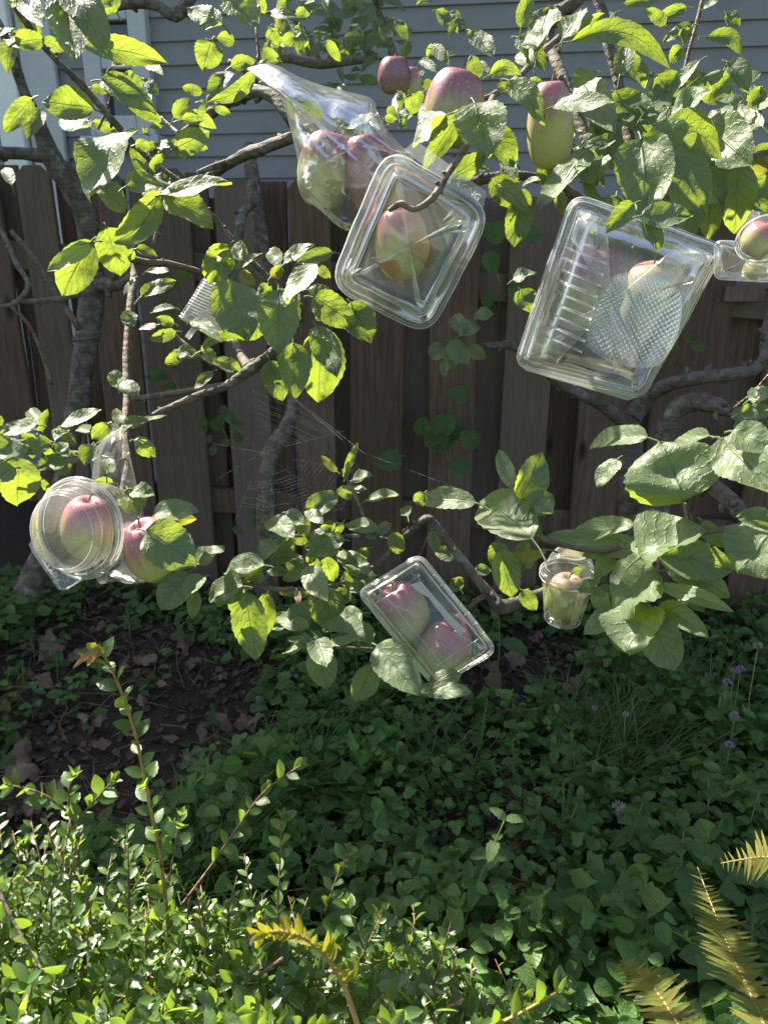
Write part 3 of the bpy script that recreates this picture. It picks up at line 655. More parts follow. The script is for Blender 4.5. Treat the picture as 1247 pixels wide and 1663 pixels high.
LR = """
320 916 362 882 32 .98 s;430 918 364 932 36 1.0 s;425 925 398 950 26 1.0 g;396 952 332 966 46 .97 s;398 958 352 985 30 .98 m;400 960 416 1072 62 1.0 g;436 962 420 1050 40 1.01 g;385 965 378 995 24 1.02 g;462 874 422 902 32 1.04 s;450 872 476 894 26 1.04 g
436 842 478 872 34 1.04 s;464 832 492 846 24 1.04 s;498 826 522 846 22 1.03 s;482 840 500 870 28 1.05 d;436 850 424 842 12 1.05 g;552 890 493 886 38 1.03 d;534 868 500 868 16 1.03 s;530 904 541 948 32 1.06 g;516 905 508 930 22 1.06 g;478 905 438 904 28 1.04 m;470 900 490 932 32 1.06 d;470 930 432 927 18 1.04 d
498 920 526 968 42 1.0 s;492 926 458 944 20 1.02 g;480 958 452 962 18 1.04 y;580 902 546 904 16 1.06 s;600 890 574 912 22 1.05 g;610 934 552 946 42 1.06 d;520 958 545 1022 62 1.08 d;560 930 610 960 50 1.1 d;502 1022 445 998 24 .99 s;470 985 505 1012 36 1.03 d;588 996 526 1026 34 .98 s;546 1030 590 1036 42 .97 s;514 1038 530 1082 40 .97 s;515 1050 531 1120 50 .99 u;512 1042 454 1054 18 .98 s;505 1044 463 1028 18 .98 s;560 1010 600 1040 30 1.04 d;605 1078 577 1140 46 .97 g;612 1048 672 1112 62 .95 m;640 1044 668 1090 34 .97 d;580 1012 606 1044 30 1.02 d;680 1122 766 1124 22 .93 s;696 1112 750 1096 30 .94 m
560 766 581 718 14 1.05 g;548 766 520 740 14 1.05 y;572 780 606 772 20 1.05 s;582 796 544 790 14 1.05 s;574 808 546 795 16 1.06 g;596 812 648 803 18 1.05 s;500 834 549 796 40 1.06 d;574 796 594 792 12 1.05 s;560 778 566 750 12 1.05 g;612 862 558 846 28 1.05 s;612 868 636 846 20 1.06 d;636 864 652 902 30 1.06 g;662 838 654 816 24 1.06 s;545 850 520 860 20 1.06 g
772 816 674 808 40 .88 m;690 800 676 822 26 .885 g;864 874 764 790 92 .84 m;845 812 884 736 56 .87 g;832 792 809 732 28 .88 m;858 832 900 800 46 .86 d;870 815 896 830 30 .86 s;888 892 806 900 20 .86 y .12;812 892 832 970 50 .87 g;860 894 838 922 40 .9 g;810 880 805 925 34 .92 d;702 862 708 895 24 1.1 d;740 905 704 892 26 1.12 d;846 958 872 992 28 1.02 u;770 925 798 928 20 1.08 d;740 950 752 938 18 1.1 u;748 958 732 940 26 1.1 u
1052 710 940 706 44 .80 s;1003 745 968 790 26 .80 m;1108 814 1072 712 160 .74 d;1152 708 1074 720 28 .78 s;1172 712 1240 782 78 .72 s;1190 700 1250 720 56 .70 s;1200 672 1255 662 30 .8 d;1215 650 1250 630 26 .8 s;1120 770 1160 745 30 .8 g;1150 735 1112 728 24 .82 m
1030 852 898 864 38 .80 m;1005 876 886 870 30 .82 u;1038 905 1138 852 58 .76 s;1045 902 1040 862 30 .77 m;1066 900 1198 920 70 .80 d;1080 905 1185 970 56 .81 d;1036 892 958 886 44 .88 s;1068 928 984 982 74 .80 s;1004 990 948 1022 32 .84 m;1050 984 1016 1058 60 .80 s;1002 1000 1012 1064 36 .83 g;1052 994 1094 1090 74 .80 u;1070 950 1184 984 28 .79 s;1066 986 1136 1012 38 .80 s;1258 858 1198 928 92 .72 m;1254 842 1196 838 36 .76 d;1140 846 1174 892 26 .9 g;1088 848 1028 836 32 .9 d;958 920 924 934 20 .98 g;1000 905 960 930 30 .9 s;1060 880 1095 850 30 .88 m;990 885 945 905 26 .92 g;1100 960 1140 985 30 .82 s;985 960 960 985 24 .86 m
872 82 886 6 52 1.05 m;846 46 862 -12 28 1.06 g;863 106 836 72 30 1.08 m;914 62 950 6 34 1.02 m;930 66 1078 102 34 1.0 g .17;922 62 985 18 20 1.02 g;776 130 764 88 26 1.0 g;792 118 776 94 18 1.02 d;795 122 844 118 24 1.0 g .2;826 130 886 186 46 .96 d;850 156 804 134 22 .97 g;898 172 996 166 38 .95 s;770 166 792 254 88 .93 d;800 204 834 272 46 .95 g;726 186 668 236 48 .94 s;752 178 688 272 36 .95 g;728 292 792 248 34 .98 g;956 240 874 342 46 .96 m;904 306 916 352 20 1.05 g;846 326 838 394 48 1.05 u;800 286 838 336 40 1.06 g;812 300 850 330 30 1.05 s;948 298 978 336 26 1.0 d;976 256 966 298 34 1.0 m;735 215 700 195 30 1.02 g;860 130 900 155 34 1.0 d
1078 -6 1010 8 24 1.1 g;1114 12 1065 31 22 1.2 g;1124 40 1076 62 24 1.2 d;1100 58 1124 56 22 1.2 g;1142 14 1166 -4 14 1.25 s;1146 60 1204 90 24 1.2 g .2;1006 122 1021 66 32 1.05 d;1108 74 1088 102 26 1.2 g;1136 98 1078 162 22 1.05 s;1142 124 1184 164 46 1.1 g;1100 150 1144 118 36 1.1 g;1042 188 1086 144 50 1.05 d;966 116 924 132 34 1.04 d;988 208 1032 168 36 1.04 d;1000 226 944 236 26 1.0 d;974 184 988 248 56 1.06 u;1055 228 1168 256 60 1.0 g .22;1088 188 1158 150 48 1.02 s;1040 224 1052 346 92 .92 d;1060 202 1150 322 92 .98 d;1196 262 1200 380 62 1.02 g;1150 290 1156 388 44 1.04 g;1130 318 1108 392 44 1.02 u;1238 206 1166 172 34 1.02 s;1206 162 1168 158 22 1.04 d;1214 172 1238 140 26 1.12 g;1250 152 1212 190 40 1.1 s;1200 258 1224 232 24 1.1 g;1222 250 1256 236 22 1.1 g;1222 254 1240 286 30 1.1 y;1040 350 1124 352 46 .84 d;1046 358 1074 404 32 .84 d;1030 330 985 372 34 .84 u;1000 318 990 388 54 1.0 u;950 342 970 382 28 1.02 g;1080 40 1050 14 22 1.2 g;1180 20 1200 42 18 1.3 g;1170 215 1195 198 30 1.08 d;1185 215 1160 225 22 1.08 g;1095 210 1075 190 34 1.05 m;1210 290 1235 318 30 1.15 d;1010 345 1030 400 30 .99 u;1200 130 1235 118 26 1.3 d
490 165 525 190 30 1.03 g;560 205 610 185 34 1.035 m;575 215 545 195 28 1.03 u;520 225 490 200 26 1.03 u;590 200 600 225 24 1.03 g
1085 175 1120 235 64 1.03 d;1000 150 1060 215 60 1.07 d;1120 265 1175 330 62 1.04 u;1065 120 1105 175 50 1.08 g;960 205 1010 270 58 1.06 d;1150 205 1200 250 52 1.06 s;1090 255 1130 330 66 1.03 d;940 130 985 190 50 1.08 m;1010 90 1050 140 40 1.1 u;880 215 935 275 50 1.05 d;1180 100 1215 145 40 1.12 d;1045 300 1085 370 56 1.02 d;1215 285 1245 345 50 1.05 u;840 60 885 100 40 1.1 d;765 50 800 95 36 1.2 d;1000 20 960 55 40 1.12 d
730 555 760 590 36 1.75 d;720 560 700 585 34 1.78 d;745 545 780 530 26 1.75 s;755 565 790 580 26 1.75 u;735 570 730 600 26 1.75 g;770 520 800 505 24 1.75 m;750 540 735 505 28 1.75 d;720 585 722 612 16 1.75 u;765 545 748 510 22 1.76 m;845 470 862 505 40 1.5 u;832 455 870 440 24 1.5 s
"""
leaves(tl, LL); leaves(tr, LR)
# smaller leaves along the farther twigs
def fill(parent, spec, seed):
    r3 = random.Random(seed)
    for (x, y, d, rad, n, size, kinds) in spec:
        for _ in range(n):
            a = r3.uniform(0, 6.283); q = math.sqrt(r3.random()) * rad; bx, by = x + q * math.cos(a), y + q * .8 * math.sin(a)
            th = r3.uniform(0, 6.283); L = size * r3.uniform(.7, 1.3)
            leaf_px(parent, bx, by, bx + L * math.cos(th), by + L * .8 * math.sin(th) + .25 * L, L * r3.uniform(.45, .7), d * r3.uniform(.93, 1.07), r3.choice(kinds))
fill(tl, [(500, 30, 1.8, 60, 26, 36, 'gdsdud'), (560, 90, 1.85, 60, 24, 28, 'ggudds'), (450, 70, 1.7, 40, 12, 30, 'gdu'), (620, 60, 1.9, 50, 16, 28, 'gudds'), (600, 20, 1.9, 55, 18, 36, 'duudgs'), (60, 40, 1.5, 60, 8, 34, 'dug'), (230, 120, 1.3, 60, 8, 30, 'gdus'), (225, 255, 1.12, 26, 5, 26, 'gd'), (560, 215, 1.7, 30, 0, 20, 'g'), (330, 175, 1.3, 20, 4, 24, 'gd'), (270, 235, 1.12, 22, 4, 26, 'gds'), (400, 520, 1.16, 40, 6, 28, 'gd'), (90, 730, 1.15, 45, 6, 30, 'dsg'), (250, 215, 1.14, 20, 3, 22, 'g')], 5)
fill(tr, [(690, 40, 1.7, 60, 4, 34, 'dugd'), (680, 150, 1.6, 40, 14, 30, 'ggdus'), (650, 200, 1.65, 35, 8, 26, 'gdg'), (705, 90, 1.6, 25, 5, 30, 'gds'), (830, 290, 1.08, 50, 8, 28, 'gds'), (1180, 200, 1.15, 50, 4, 30, 'gds'), (520, 880, 1.06, 60, 10, 30, 'sdg'), (560, 960, 1.08, 50, 8, 36, 'ddg'), (480, 1010, 1.05, 30, 4, 34, 'd'), (1000, 960, .88, 40, 6, 36, 'sdg'), (1210, 700, .85, 40, 5, 44, 'sd'), (930, 255, 1.05, 50, 8, 34, 'dgsm'), (870, 860, .92, 40, 5, 36, 'gds')], 6)
# ------------------------------------------------------------------ apples
def stem_tube(a, b, r): return tube([a, (a + b) / 2 + Vector((r, 0, r)), b], [r * 1.2, r, r * 1.4], 5)
def apple(px, py, d, wpx, hpx, rot, label, mat='apple', elong=True):
    """rot: degrees, clockwise lean of the apple's axis in the picture plane"""
    c = P(px, py, d); r = wpx * d / F / 2; h = hpx * d / F
    view = (CAM - c).normalized()
    up = (ZA * 1.0 + view * .12); up.rotate(Matrix.Rotation(R(rot), 3, view).inverted().to_quaternion()); up.normalize()
    xx = up.cross(view).normalized(); yy = up.cross(xx)
    prof = [(0.0, .385), (.07, .39), (.16, .425), (.28, .462), (.42, .468), (.58, .435), (.74, .365), (.88, .25), (.97, .10), (1.0, -.04), (.965, -.17), (.88, -.29), (.76, -.385), (.62, -.445), (.46, -.485), (.30, -.492), (.16, -.465), (0.0, -.44)]
    prof = [(q[0], q[1]) for q in crom([(a, b) for a, b in prof], 2)]
    N = 28; V = []; Fc = []
    for (a, b) in prof:
        for k in range(N):
            t = 2 * math.pi * k / N; lob = 1 + (.045 * math.cos(5 * t) * max(0, -b + .05) + .015 * math.sin(2 * t + px))
            lob *= 1 + .05 * noise.noise((math.cos(t) * .9 + px, math.sin(t) * .9, b * 1.6 + py))
            V.append((c + xx * (a * r * lob * math.cos(t)) + yy * (a * r * lob * math.sin(t)) + up * (b * h)))
    for i in range(len(prof) - 1):
        for k in range(N): Fc.append((i * N + k, i * N + (k + 1) % N, (i + 1) * N + (k + 1) % N, (i + 1) * N + k))
    # local frame: z along the apple's axis so the blush follows the fruit
    me = bpy.data.meshes.new('apple'); Rm = Matrix((xx, yy, up)).transposed()
    me.from_pydata([tuple(Rm.inverted() @ (v - c)) for v in V], [], Fc); me.polygons.foreach_set('use_smooth', [True] * len(Fc))
    me.materials.append(M[mat]); o = bpy.data.objects.new('apple', me); COL.objects.link(o)
    o.matrix_world = Matrix.Translation(c) @ Rm.to_4x4(); prop(o, label, 'apple')
    def child(name, VF, m):
        mm = bpy.data.meshes.new(name); inv = Rm.inverted(); mm.from_pydata([tuple(inv @ (Vector(v) - c)) for v in VF[0]], [], VF[1]); mm.materials.append(m)
        q = bpy.data.objects.new(name, mm); COL.objects.link(q); q.parent = o
    child('stem', tube([c + up * h * .38, c + up * h * .5 + xx * .002, c + up * h * .58 + xx * .005], [.0014, .0012, .0016], 5), M['twig'])
    cx = [tube([c - up * h * .43, c - up * h * .455 + (xx * math.cos(t) + yy * math.sin(t)) * r * .10, c - up * h * .505 + (xx * math.cos(t) + yy * math.sin(t)) * r * .07], [.0014, .0016, .0005], 4) for t in (0, 1.26, 2.5, 3.8, 5.0)]
    child('calyx', join(cx), M['dead'])
    return o
apple(737, 175, 1.03, 96, 118, 10, 'mauve and green bare apple hanging left of the elongated one, behind a dark leaf', 'apple_dusty')
apple(893, 203, 1.0, 74, 132, -3, 'elongated mauve topped, yellow green bare apple hanging under the upper twigs')
apple(640, 122, 1.75, 54, 56, 0, 'small dark red apple hanging in shade before the grey siding', 'apple_red')
apple(668, 140, 1.78, 40, 58, 5, 'small dull apple tucked behind the dark red one', 'apple')
apple(530, 275, 1.04, 92, 118, 14, 'left apple inside the crumpled plastic bag, green toward its base')
apple(603, 285, 1.03, 86, 132, -14, 'right apple inside the crumpled plastic bag, deep red', 'apple_red')
apple(652, 395, .985, 88, 112, -3, 'pink and green apple inside the square clear tub at the tip of a bare twig')
apple(950, 466, 1.0, 128, 132, 12, 'mauve apple on the ribbed side of the diamond patterned clamshell', 'apple_dusty')
apple(1062, 486, 1.05, 108, 124, -8, 'greener apple on the diamond patterned side of the large clamshell', 'apple_green')
apple(655, 992, 1.04, 80, 100, -28, 'upper apple inside the rectangular clear box with the white strip')
apple(722, 1056, 1.03, 86, 104, 20, 'lower rounded apple inside the rectangular clear box with the white strip')
apple(143, 856, .985, 84, 104, 8, 'orange and mauve apple inside the round clear tub')
apple(247, 892, .97, 92, 106, -22, 'bright pink and yellow bare apple behind a broad green leaf, next to the round tub')
apple(920, 968, 1.0, 66, 78, 0, 'yellow green apple inside the clear drinking cup', 'apple_green')
apple(1232, 390, 1.14, 58, 58, 20, 'pale pink apple inside the round tub at the edge of the fence opening')
apple(1228, 440, 1.24, 44, 40, 0, 'dull green apple in the small box below the pale pink one', 'apple_green')
p = GG(337, 995, .02); d0 = (p - CAM).dot(FWD)
apple(337, 995, d0, 26, 25, 80, 'fallen red apple lying on the ground among low weeds', 'apple_red')

# ------------------------------------------------------------------ clear plastic containers
def frame(px, py, d, rot=0, yaw=0, pit=0):
    c = P(px, py, d); z = (CAM - c).normalized(); x = (RIGHT - z * RIGHT.dot(z)).normalized(); y = z.cross(x)
    Mx = Matrix((x, y, z)).transposed()
    Mx = Mx @ Matrix.Rotation(R(-rot), 3, 'Z') @ Matrix.Rotation(R(yaw), 3, 'Y') @ Matrix.Rotation(R(pit), 3, 'X')
    return c, Mx, d / F
def rquad(cor, rad, n=8):
    """rounded polygon through corners (2d), n points per corner plus edge points"""
    out = []; k = len(cor)
    for i in range(k):
        p0, p1, p2 = Vector(cor[i - 1]), Vector(cor[i]), Vector(cor[(i + 1) % k])
        a = (p0 - p1); b = (p2 - p1); r = min(rad, a.length * .45, b.length * .45)
        A = p1 + a.normalized() * r; B = p1 + b.normalized() * r
        for j in range(n + 1):
            t = j / n; out.append((A * (1 - t) ** 2 + p1 * 2 * t * (1 - t) + B * t * t))
        p3 = Vector(cor[(i + 2) % k]); c = (p3 - p2); r2 = min(rad, b.length * .45, c.length * .45)
        C = p2 - b.normalized() * r2
        m = 14
        for j in range(1, m): out.append(B.lerp(C, j / m))
    return out
def shell(loops, close=None):
    """loops: list of lists of 3d points (same count); close: cap the last loop with shrinking rings"""
    V, Fc = [], []; n = len(loops[0])
    for l in loops: V += l
    for i in range(len(loops) - 1):
        for k in range(n): Fc.append((i * n + k, i * n + (k + 1) % n, (i + 1) * n + (k + 1) % n, (i + 1) * n + k))
    if close:
        last = loops[-1]; cen = sum((Vector(q) for q in last), Vector((0, 0, 0))) / n; rings = len(loops) - 1
        for f in (.75, .5, .25, .02):
            o = len(V); V += [cen.lerp(Vector(q), f) for q in last]
            for k in range(n): Fc.append((o - n + k, o - n + (k + 1) % n, o + (k + 1) % n, o + k))
    return V, Fc
def stack(fr, cor, steps, rad, ribs=None, cap=True, mask=None):
    """cor in px around the centre, y up; steps: (shrink px, z metres, ribamp m)"""
    c, Mx, s = fr; loops = []; cen = sum((Vector(q) for q in cor), Vector((0, 0))) / len(cor)
    arcs = None
    for (sh, z, amp) in steps:
        base = rquad(cor, rad); l = []
        n = len(base); acc = 0
        for i, q in enumerate(base):
            t = (base[(i + 1) % n] - base[i - 1]); nrm = Vector((-t.y, t.x)).normalized() if t.length > 1e-6 else Vector((0, 0))
            if nrm.dot(q - cen) > 0: nrm = -nrm
            acc += (base[i] - base[i - 1]).length
            off = amp / s * math.sin(acc * (ribs or 0)) * (mask(q) if mask else 1) if ribs else 0
            w = q + nrm * (sh + off + 1.6 * noise.noise((q.x * .022, q.y * .022, cor[0][0] + z * 30))); l.append(c + Mx @ Vector((w.x * s, w.y * s, z + .0035 * noise.noise((q.x * .014, q.y * .014, cor[1][1])))))
        loops.append(l)
    return shell(loops, cap)
def piped(fr, cor, rad, off, z, r):
    """a rolled rim following the outline"""
    c, Mx, s = fr; base = rquad(cor, rad); cen = sum((Vector(q) for q in cor), Vector((0, 0))) / len(cor); pts = []
    n = len(base)
    for i, q in enumerate(base):
        t = (base[(i + 1) % n] - base[i - 1]); nrm = Vector((-t.y, t.x)).normalized()
        if nrm.dot(q - cen) > 0: nrm = -nrm
        w = q + nrm * (off + 1.6 * noise.noise((q.x * .022, q.y * .022, cor[0][0] + z * 30))); pts.append(c + Mx @ Vector((w.x * s, w.y * s, z + .0035 * noise.noise((q.x * .014, q.y * .014, cor[1][1])))))
    pts.append(pts[0]); return tube(pts, [r * .62] * len(pts), 5, cap=False)
def rims(o, lst, nm='rim', mat='rim'):
    for V, Fc in lst: mk(nm, V, Fc, M[mat], o)
def text(parent, body, px, py, d, rot, hpx, fr=None, mat='emboss'):
    cu = bpy.data.curves.new('lettering', 'FONT'); cu.body = body; cu.size = hpx * d / F * 1.35; cu.extrude = .0004; cu.align_x = 'CENTER'; cu.align_y = 'CENTER'; cu.resolution_u = 2
    cu.materials.append(M[mat]); o = bpy.data.objects.new('lettering', cu); COL.objects.link(o)
    bpy.context.view_layer.update(); me = bpy.data.meshes.new_from_object(o.evaluated_get(bpy.context.evaluated_depsgraph_get())); bpy.data.objects.remove(o)
    o = bpy.data.objects.new('lettering', me); COL.objects.link(o)
    c, Mx, s = frame(px, py, d, rot); o.matrix_world = Matrix.Translation(c) @ Mx.to_4x4()
    o.parent = parent; o.matrix_parent_inverse = Matrix.Translation(-origin(parent))
def flat_sheet(fr, poly, z, th=.0006):
    c, Mx, s = fr; V = [c + Mx @ Vector((x * s, y * s, z)) for x, y in poly] + [c + Mx @ Vector((x * s, y * s, z - th)) for x, y in poly]; n = len(poly)
    return V, [tuple(range(n)), tuple(range(2 * n - 1, n - 1, -1))] + [(i, i + n, (i + 1) % n + n, (i + 1) % n) for i in range(n)]
def opx(cx, cy, pts): return [(x - cx, cy - y) for x, y in pts]

def square_tub():
    cx, cy, d = 664, 397, .95; fr = frame(cx, cy, d); s = fr[2]
    o = empty('clear_tub', P(cx, cy, d), 'square clear hinged tub tilted round one apple, a bare twig poking into it', 'plastic container')
    cor = opx(cx, cy, [(628, 250), (800, 345), (700, 545), (530, 462)])
    lid = stack(fr, cor, [(0, .000, 0), (3, .003, 0), (9, .003, 0), (12, .008, 0), (16, .009, 0), (19, .006, 0), (24, .006, 0), (27, .014, 0), (31, .018, 0), (37, .018, 0), (41, .013, 0), (48, .013, 0)], 48)
    V, Fc = lid; mk('lid', V, Fc, M['clear'], o)
    base = stack(fr, cor, [(1, -.004, 0), (8, -.004, 0), (10, -.008, 0), (15, -.010, 0), (22, -.034, .0003), (27, -.052, .0003), (33, -.060, 0), (40, -.060, 0), (44, -.056, 0)], 44, ribs=.16)
    V, Fc = base; mk('base', V, Fc, M['clear'], o)
    rims(o, [piped(fr, cor, 48, 0, .0005, .0012), piped(fr, cor, 48, 5, .0032, .0007), piped(fr, cor, 48, 13, .0085, .0008), piped(fr, cor, 47, 25, .008, .0008), piped(fr, cor, 46, 33, .0185, .0008)])
    # corner flutes of the tub
    fl = []
    for (x0, y0, x1, y1, n) in ((724, 368, 756, 352, 4), (676, 492, 690, 500, 4), (566, 440, 578, 428, 3)):
        for k in range(n):
            a = k / max(1, n - 1) - .5; dx, dy = (x1 - x0), (y1 - y0); px_, py_ = -dy, dx
            A = (x0 + px_ * a * .6, y0 + py_ * a * .6); B = (x1 + px_ * a * 1.3, y1 + py_ * a * 1.3)
            fl.append(tube([P(A[0], A[1], d + .02), P((A[0] + B[0]) / 2, (A[1] + B[1]) / 2, d + .012), P(B[0], B[1], d + .006)], [.0009, .0015, .0008], 6))
    rims(o, fl, 'flute')
    V, Fc = flat_sheet(fr, opx(cx, cy, [(655, 258), (672, 243), (786, 318), (782, 342), (770, 338)]), .001); mk('hinge_flap', V, Fc, M['clear'], o, smooth=False)
    text(o, 'PACKAGING', 744, 298, d - .003, 33, 11)
square_tub()

def clamshell():
    cx, cy, d = 995, 495, .93; fr = frame(cx, cy, d); s = fr[2]
    o = empty('clear_clamshell', P(cx, cy, d), 'large clear clamshell with a diamond textured panel hanging from the leafy branch with two apples', 'plastic container')
    cor = opx(cx, cy, [(920, 322), (1158, 408), (1052, 650), (838, 596)])
    top_ = stack(fr, cor, [(0, .0, 0), (6, .002, 0), (8, .006, 0), (14, .006, 0), (22, .012, .0006), (30, .034, .0026), (40, .052, .0026), (56, .062, .0006), (70, .064, 0)], 30, ribs=.20, mask=lambda q: max(0, min(1, (q.x - 20) / 40)))
    V, Fc = top_; mk('lid', V, Fc, M['clear'], o)
    bs = stack(fr, cor, [(1, -.004, 0), (8, -.004, 0), (12, -.010, .001), (24, -.055, .0015), (34, -.062, 0)], 30, ribs=.17, mask=lambda q: max(0, min(1, (q.x - 20) / 40)))
    V, Fc = bs; mk('base', V, Fc, M['clear'], o)
    rims(o, [piped(fr, cor, 30, 0, .0, .0013), piped(fr, cor, 30, 7, .004, .0008), piped(fr, cor, 30, 15, .007, .0008), piped(fr, cor, 30, 2, -.006, .0010)])
    # ribs on the left wall, standing proud of the lid
    rb = []
    for k in range(9):
        t = k / 8; A = Vector((918, 402)).lerp(Vector((885, 545)), t); B = Vector((985, 428)).lerp(Vector((945, 572)), t)
        pts = [P(*A.lerp(B, q), d - .030 - .034 * math.sin(q * 1.6)) for q in (0, .25, .5, .75, 1)]
        rb.append(tube(pts, [.0014 + .0006 * (k % 2)] * 5, 6))
    rims(o, rb, 'rib', 'clear')
    # diamond panel
    q = [(990, 428), (1122, 462), (1080, 612), (934, 574)]; N = 150; V = []; Fc = []; 
    for j in range(N + 1):
        for i in range(N + 1):
            a, b = i / N, j / N
            x = (1 - b) * ((1 - a) * q[0][0] + a * q[1][0]) + b * ((1 - a) * q[3][0] + a * q[2][0]); y = (1 - b) * ((1 - a) * q[0][1] + a * q[1][1]) + b * ((1 - a) * q[3][1] + a * q[2][1])
            a2, b2 = 2 * a - 1, 2 * b - 1; A_, B_ = (a2 * math.sqrt(1 - .36 * b2 * b2) + 1) / 2, (b2 * math.sqrt(1 - .36 * a2 * a2) + 1) / 2
            x = (1 - B_) * ((1 - A_) * q[0][0] + A_ * q[1][0]) + B_ * ((1 - A_) * q[3][0] + A_ * q[2][0]); y = (1 - B_) * ((1 - A_) * q[0][1] + A_ * q[1][1]) + B_ * ((1 - A_) * q[3][1] + A_ * q[2][1])
            e = min(a, 1 - a, b, 1 - b); h = .0017 * (abs(math.sin((a + b) * 46)) * abs(math.sin((a - b) * 46))) * min(1, e * 14)
            V.append(P(x, y, d - .0635 - h - .006 * math.sin(math.pi * a) * math.sin(math.pi * b)))
    Fc = [(j * (N + 1) + i, j * (N + 1) + i + 1, (j + 1) * (N + 1) + i + 1, (j + 1) * (N + 1) + i) for j in range(N) for i in range(N)]
    mk('textured_panel', V, Fc, M['texture'], o)
    gl = []
    for (cx2, cy2, dx, dy) in ((952, 348, 1, .35), (1140, 418, .8, .45)):
        for i in range(-3, 4):
            for j in range(-2, 3):
                p = P(cx2 + i * 5 * dx - j * 2, cy2 + i * 5 * dy + j * 5 * .7, d - .001)
                gl.append(tube([p, p + (CAM - p).normalized() * .0016], [.0014, .0006], 5))
    V, Fc = join(gl); mk('grip_dots', V, Fc, M['rim'], o)['kind'] = 'stuff'
    V, Fc = flat_sheet(fr, opx(cx, cy, [(852, 594), (858, 604), (1030, 650), (1046, 644), (1040, 636)]), -.008, .004); mk('hinge_flap', V, Fc, M['rim'], o, smooth=False)
clamshell()

def berry_box():
    cx, cy, d = 693, 1007, .97; fr = frame(cx, cy, d); s = fr[2]
    o = empty('clear_box', P(cx, cy, d), 'rectangular clear box with a white strip, slanting among the low pale leaves', 'plastic container')
    cor = opx(cx, cy, [(683, 897), (808, 1054), (706, 1118), (578, 962)])
    V, Fc = stack(fr, cor, [(0, .0, 0), (3, .004, 0), (7, .007, 0), (10, .022, .0004), (14, .028, 0), (20, .030, 0)], 22, ribs=.22); mk('lid', V, Fc, M['clear'], o)
    V, Fc = stack(fr, cor, [(0, -.003, 0), (5, -.004, 0), (7, -.012, 0), (12, -.060, .0006), (16, -.068, 0), (24, -.070, 0)], 22, ribs=.22); mk('base', V, Fc, M['clear'], o)
    rims(o, [piped(fr, cor, 22, 0, .0, .0011), piped(fr, cor, 22, 3, .0045, .0007), piped(fr, cor, 22, 13, .0275, .0009), piped(fr, cor, 20, 34, .0305, .0006), piped(fr, cor, 22, 2, -.004, .0009)])
    tk = []
    for t in np.linspace(.18, .86, 7):
        A = Vector((690, 905)).lerp(Vector((802, 1046)), t); tk.append(tube([P(A.x, A.y, d - .006), P(A.x - 7, A.y + 4, d - .022)], [.0009, .0007], 5))
    for t in np.linspace(.15, .85, 6):
        A = Vector((800, 1062)).lerp(Vector((712, 1114)), t); tk.append(tube([P(A.x, A.y, d - .004), P(A.x - 8, A.y - 9, d - .026)], [.0012, .0008], 5))
    rims(o, tk, 'notch')
    strip_pts = [(667, 951), (684, 946), (708, 974), (728, 997), (751, 1020), (747, 1034), (724, 1008), (696, 972), (676, 960)]
    V, Fc = flat_sheet(fr, opx(cx, cy, strip_pts), .026, .0005); mk('white_strip', V, Fc, M['thin_white'], o, smooth=False)  # plain white, mostly translucent strip set inside the lid
berry_box()

def round_tub():
    cx, cy, d = 130, 858, .95
    fr = frame(cx, cy, d, 0, -38, 8); c, Mx, s = fr
    o = empty('clear_tub', P(cx, cy, d), 'round clear deli tub with embossed corner flange, beside the bare pink apple', 'plastic container')
    def lathe(prof, n=64): return shell([[c + Mx @ Vector((r * s * math.cos(2 * math.pi * k / n), r * s * 1.02 * math.sin(2 * math.pi * k / n), z)) for k in range(n)] for r, z in prof], True)
    V, Fc = lathe([(82, 0), (80, .004), (76, .005), (74, .009), (71, .010), (69, .006), (66, .008), (65, .022), (62, .030), (57, .034), (40, .036)]); mk('lid', V, Fc, M['clear'], o)
    V, Fc = lathe([(82, -.002), (76, -.004), (73, -.006), (70, -.03), (66, -.05), (60, -.058), (50, -.06), (45, -.057)]); mk('base', V, Fc, M['clear'], o)
    def ring(r, z, t): return tube([c + Mx @ Vector((r * s * math.cos(a), r * s * 1.02 * math.sin(a), z)) for a in np.linspace(0, 2 * math.pi, 65)], [t * .62] * 65, 5, cap=False)
    rims(o, [ring(82, 0, .0014), ring(78, .005, .0007), ring(72, .010, .0008), ring(65, .0235, .0008), ring(75, -.004, .0009), ring(58, .034, .0006)])
    f0 = frame(cx, cy, d + .004)
    V, Fc = flat_sheet(f0, opx(cx, cy, [(66, 862), (55, 884), (60, 896), (98, 956), (106, 958), (140, 938), (176, 910), (150, 925), (110, 918), (85, 895)]), .0); mk('flange', V, Fc, M['clear'], o, smooth=False)
    V, Fc = tube([P(x, y, d + .003) for x, y in ((66, 860), (56, 882), (61, 897), (99, 956), (108, 957), (140, 937))], [.001] * 6, 5); mk('flange_edge', V, Fc, M['rim'], o)
    text(o, 'RECYCLABLE', 77, 916, d + .0015, 57, 9)
round_tub()

